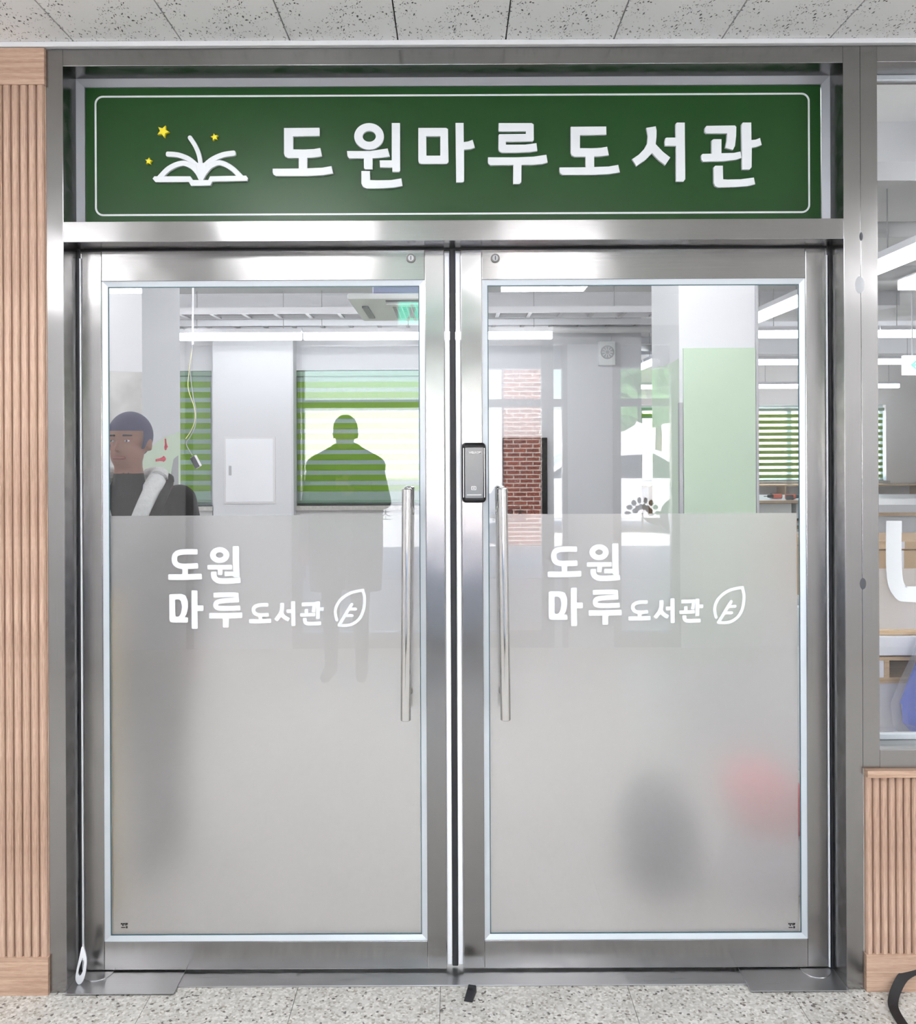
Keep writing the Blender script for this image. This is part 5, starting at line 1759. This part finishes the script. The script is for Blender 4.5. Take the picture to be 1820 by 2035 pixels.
YV = -4.0
struct(wall_xz('wall_vestibule', -4.2, 4.2, 0, ZC, YV - 0.1, YV, [(-2.02, 1.69, 0, 2.42)], M['offwhite']))
vp = empty('door_3', (-2.0, YV, 0), 'stainless framed glazed partition of the lobby behind the camera', None, kind='structure')
for xm, wdt in ((-2.0, 0.07), (-1.19, 0.07), (0.70, 0.09), (0.83, 0.04), (1.22, 0.06), (1.66, 0.06)):
    box('mullion', xm - wdt / 2, xm + wdt / 2, YV - 0.09, YV - 0.02, 0, 2.42, M['steel_v'], vp)
box('header', -2.0, 1.66, YV - 0.088, YV - 0.022, 2.28, 2.42, M['steel_h'], vp)
for a, b_ in ((-1.155, -0.25), (-0.25, 0.655), (1.25, 1.63)):
    box('rail', a, b_, YV - 0.085, YV - 0.025, 0.0, 0.12, M['steel_h'], vp)
    box('glass', a, b_, YV - 0.06, YV - 0.052, 0.12, 2.28, M['glass'], vp)
box('infill', -1.965, -1.225, YV - 0.085, YV - 0.03, 0.0, 2.28, M['white'], vp)
box('infill', 0.85, 1.19, YV - 0.085, YV - 0.03, 0.0, 2.28, M['white'], vp)
xt, zt_ = (760 - VPX) * 6.7 / F_PX, CAM_Z - (1027 - VPY) * 6.7 / F_PX
R180 = Matrix.Rotation(PI, 4, 'Z')
for k, xx in enumerate((xt - 0.12, 0.36)):
    obj('door_lettering', text_mesh('초등학교', 0.098, Matrix.Translation((xx, YV - 0.0625, zt_)) @ R180 @ RX, 0.0004), M['printgrey'], vp)
xt, zt_ = (1280 - VPX) * 6.7 / F_PX, CAM_Z - (1022 - VPY) * 6.7 / F_PX
eb = MB().cyl((xt, YV - 0.065, zt_ - 0.12), (xt, YV - 0.065, zt_), 0.008, n=8)
for k in range(15):
    t = PI * (0.05 + 0.9 * (k % 8) / 7)
    r_ = 0.115 if k < 8 else 0.065
    cx_, cz_ = xt + r_ * math.cos(t), zt_ + r_ * math.sin(t) - 0.02
    eb.ball((cx_, YV - 0.065, cz_), (0.013 + 0.012 * abs(math.cos(t)), 0.002, 0.013 + 0.012 * abs(math.sin(t))), 10, 6)
obj('tree_emblem', eb, M['printgrey'], vp)

YO = -7.5
wall_xz('wall_entrance', -4.4, 4.4, 0, ZC + 0.5, YO - 0.2, YO, [(-3.2, 3.2, 0, 2.4)], M['offwhite'])
vo = empty('door_4', (0, YO, 0), 'outer entrance doors behind the camera', None, kind='structure')
for xm in (-3.17, -1.75, -0.2, 1.55, 3.17):
    box('mullion', xm - 0.03, xm + 0.03, YO - 0.14, YO - 0.06, 0, 2.4, M['steel_v'], vo)
box('header', -3.2, 3.2, YO - 0.138, YO - 0.062, 1.96, 2.05, M['steel_h'], vo)
for a, b_ in ((-3.14, -1.78), (-1.72, -0.23), (-0.17, 1.52), (1.58, 3.14)):
    box('glass', a, b_, YO - 0.104, YO - 0.096, 0.02, 1.96, M['glass'], vo)
    box('glass', a, b_, YO - 0.104, YO - 0.096, 2.05, 2.4, M['glass'], vo)
# green exit lamp over the vestibule header
eg = empty('exit_lamp', (-0.48, YV + 0.02, 2.45), 'green running man exit lamp over the lobby partition, mirrored in the left door glass', 'exit sign')
box('case', -0.42, -0.20, YV + 0.005, YV + 0.05, 2.405, 2.60, M['exit_face'], eg, 0.004)
box('face', -0.41, -0.21, YV + 0.05, YV + 0.053, 2.43, 2.59, M['lamp_green'], eg)
obj('figure', MB().ball((-0.31, YV + 0.055, 2.565), (0.013, 0.002, 0.013)).prism([(-0.335, 2.55), (-0.285, 2.55), (-0.295, 2.50), (-0.27, 2.445), (-0.29, 2.44), (-0.31, 2.485), (-0.34, 2.44), (-0.355, 2.45), (-0.325, 2.50)], YV + 0.053, YV + 0.056), M['exit_face'], eg)

# ------------------------------------------------------------------ outdoors
struct(box('ground', -90, 90, -90, 90, -0.35, -0.21, M['ground']))
struct(box('paving', -30, 30, -60, YO - 0.2, -0.21, -0.02, M['ground']))
struct(box('paving_rear', -30, 30, YF + 0.3, 60, -0.21, -0.1, M['ground']))
struct(box('canopy', -5, 5, -8.4, YO - 0.2, 2.75, 3.05, M['offwhite']))
bp_ = struct(box('brick_pier', 0.76, 1.42, -11.7, -11.0, -0.02, 3.5, M['brick']))
obj('pier_cap', MB().box(0.72, 1.46, -11.74, -10.96, 0.0, 0.75), M['brick'], bp_)
fb = empty('facade', (0, -40, 0), None, None, kind='structure')
box('wall', -24, 24, -46, -40, -0.02, 3.2, M['cream'], fb)



def tree(x, y, h, r, lab, n=16):
    t = empty('tree', (x, y, -0.1), lab, 'tree', 'trees outdoors')
    obj('trunk', MB().tube([(x, y, -0.1), (x + 0.05, y, h * 0.4), (x, y, h * 0.7)], [0.14, 0.1, 0.05], 8), M['bark'], t, 0, True)
    mb = MB()
    rnd = random.Random(int(x * 10 + y))
    for k in range(n):
        a = rnd.uniform(0, 2 * PI)
        q = rnd.uniform(0, 0.75) * r
        rr = r * rnd.uniform(0.3, 0.5)
        mb.ball((x + q * math.cos(a), y + q * math.sin(a), h * 0.68 + rnd.uniform(-0.35, 0.5) * r), rr, 10, 7)
    mb.v = [tuple(c + rnd.uniform(-0.09, 0.09) for c in p) for p in mb.v]
    obj('crown', mb, M['leaf'], t)


tree(-13.0, -30, 5.0, 2.0, 'leafy tree left of the entrance outdoors')
tree(6.5, -26, 4.6, 1.8, 'leafy tree right of the entrance outdoors')
tree(12, -33, 5.5, 2.2, 'leafy tree far right outdoors')
hd_ = MB()
hrnd = random.Random(3)
nx_, nz_ = 90, 26
for j in range(nz_ + 1):
    for i in range(nx_ + 1):
        hd_.v.append((-8 + 9.6 * i / nx_ + hrnd.uniform(-.06, .06), 10.6 + 0.25 * j / nz_ + hrnd.uniform(-.16, .16), -0.1 + 3.5 * j / nz_ + hrnd.uniform(-.06, .06)))
for j in range(nz_):
    for i in range(nx_):
        q = j * (nx_ + 1) + i
        hd_.f.append((q, q + 1, q + nx_ + 2, q + nx_ + 1))
hd_.box(-8, 1.6, 11.0, 11.8, -0.1, 3.3)
tag(obj('hedge', hd_, M['leaf']), 'tall clipped hedge outside the two left blinds', 'hedge')

# white car parked outside
car = empty('car', (2.2, -13.5, -0.02), 'white hatchback parked outside the entrance', 'car')
cx_, cy_ = 2.6, -14.4
prof = [(-2.0, 0.25), (-2.05, 0.6), (-1.9, 0.8), (-1.2, 0.92), (-0.6, 1.38), (0.9, 1.44), (1.55, 1.1), (1.95, 0.95), (2.0, 0.5), (1.95, 0.25)]
obj('body', MB().prism([(cx_ + x, z) for x, z in prof], cy_, cy_ + 1.65), M['carwhite'], car, 0.06)
obj('side_glass', MB().prism([(cx_ + x, z) for x, z in ((-1.02, 0.95), (-0.55, 1.3), (0.85, 1.36), (1.35, 1.08), (1.35, 0.95))], cy_ - 0.01, cy_ + 1.66), M['carglass'], car)
for wx in (-1.3, 1.25):
    for wy in (cy_ - 0.02, cy_ + 1.47):
        wh = obj('wheel', MB().cyl((cx_ + wx, wy, 0.30), (cx_ + wx, wy + 0.2, 0.30), 0.31, n=24), M['blackmatte'], car)
        obj('hub', MB().cyl((cx_ + wx, wy - 0.005, 0.30), (cx_ + wx, wy + 0.205, 0.30), 0.18, n=18), M['greygrey'], wh)
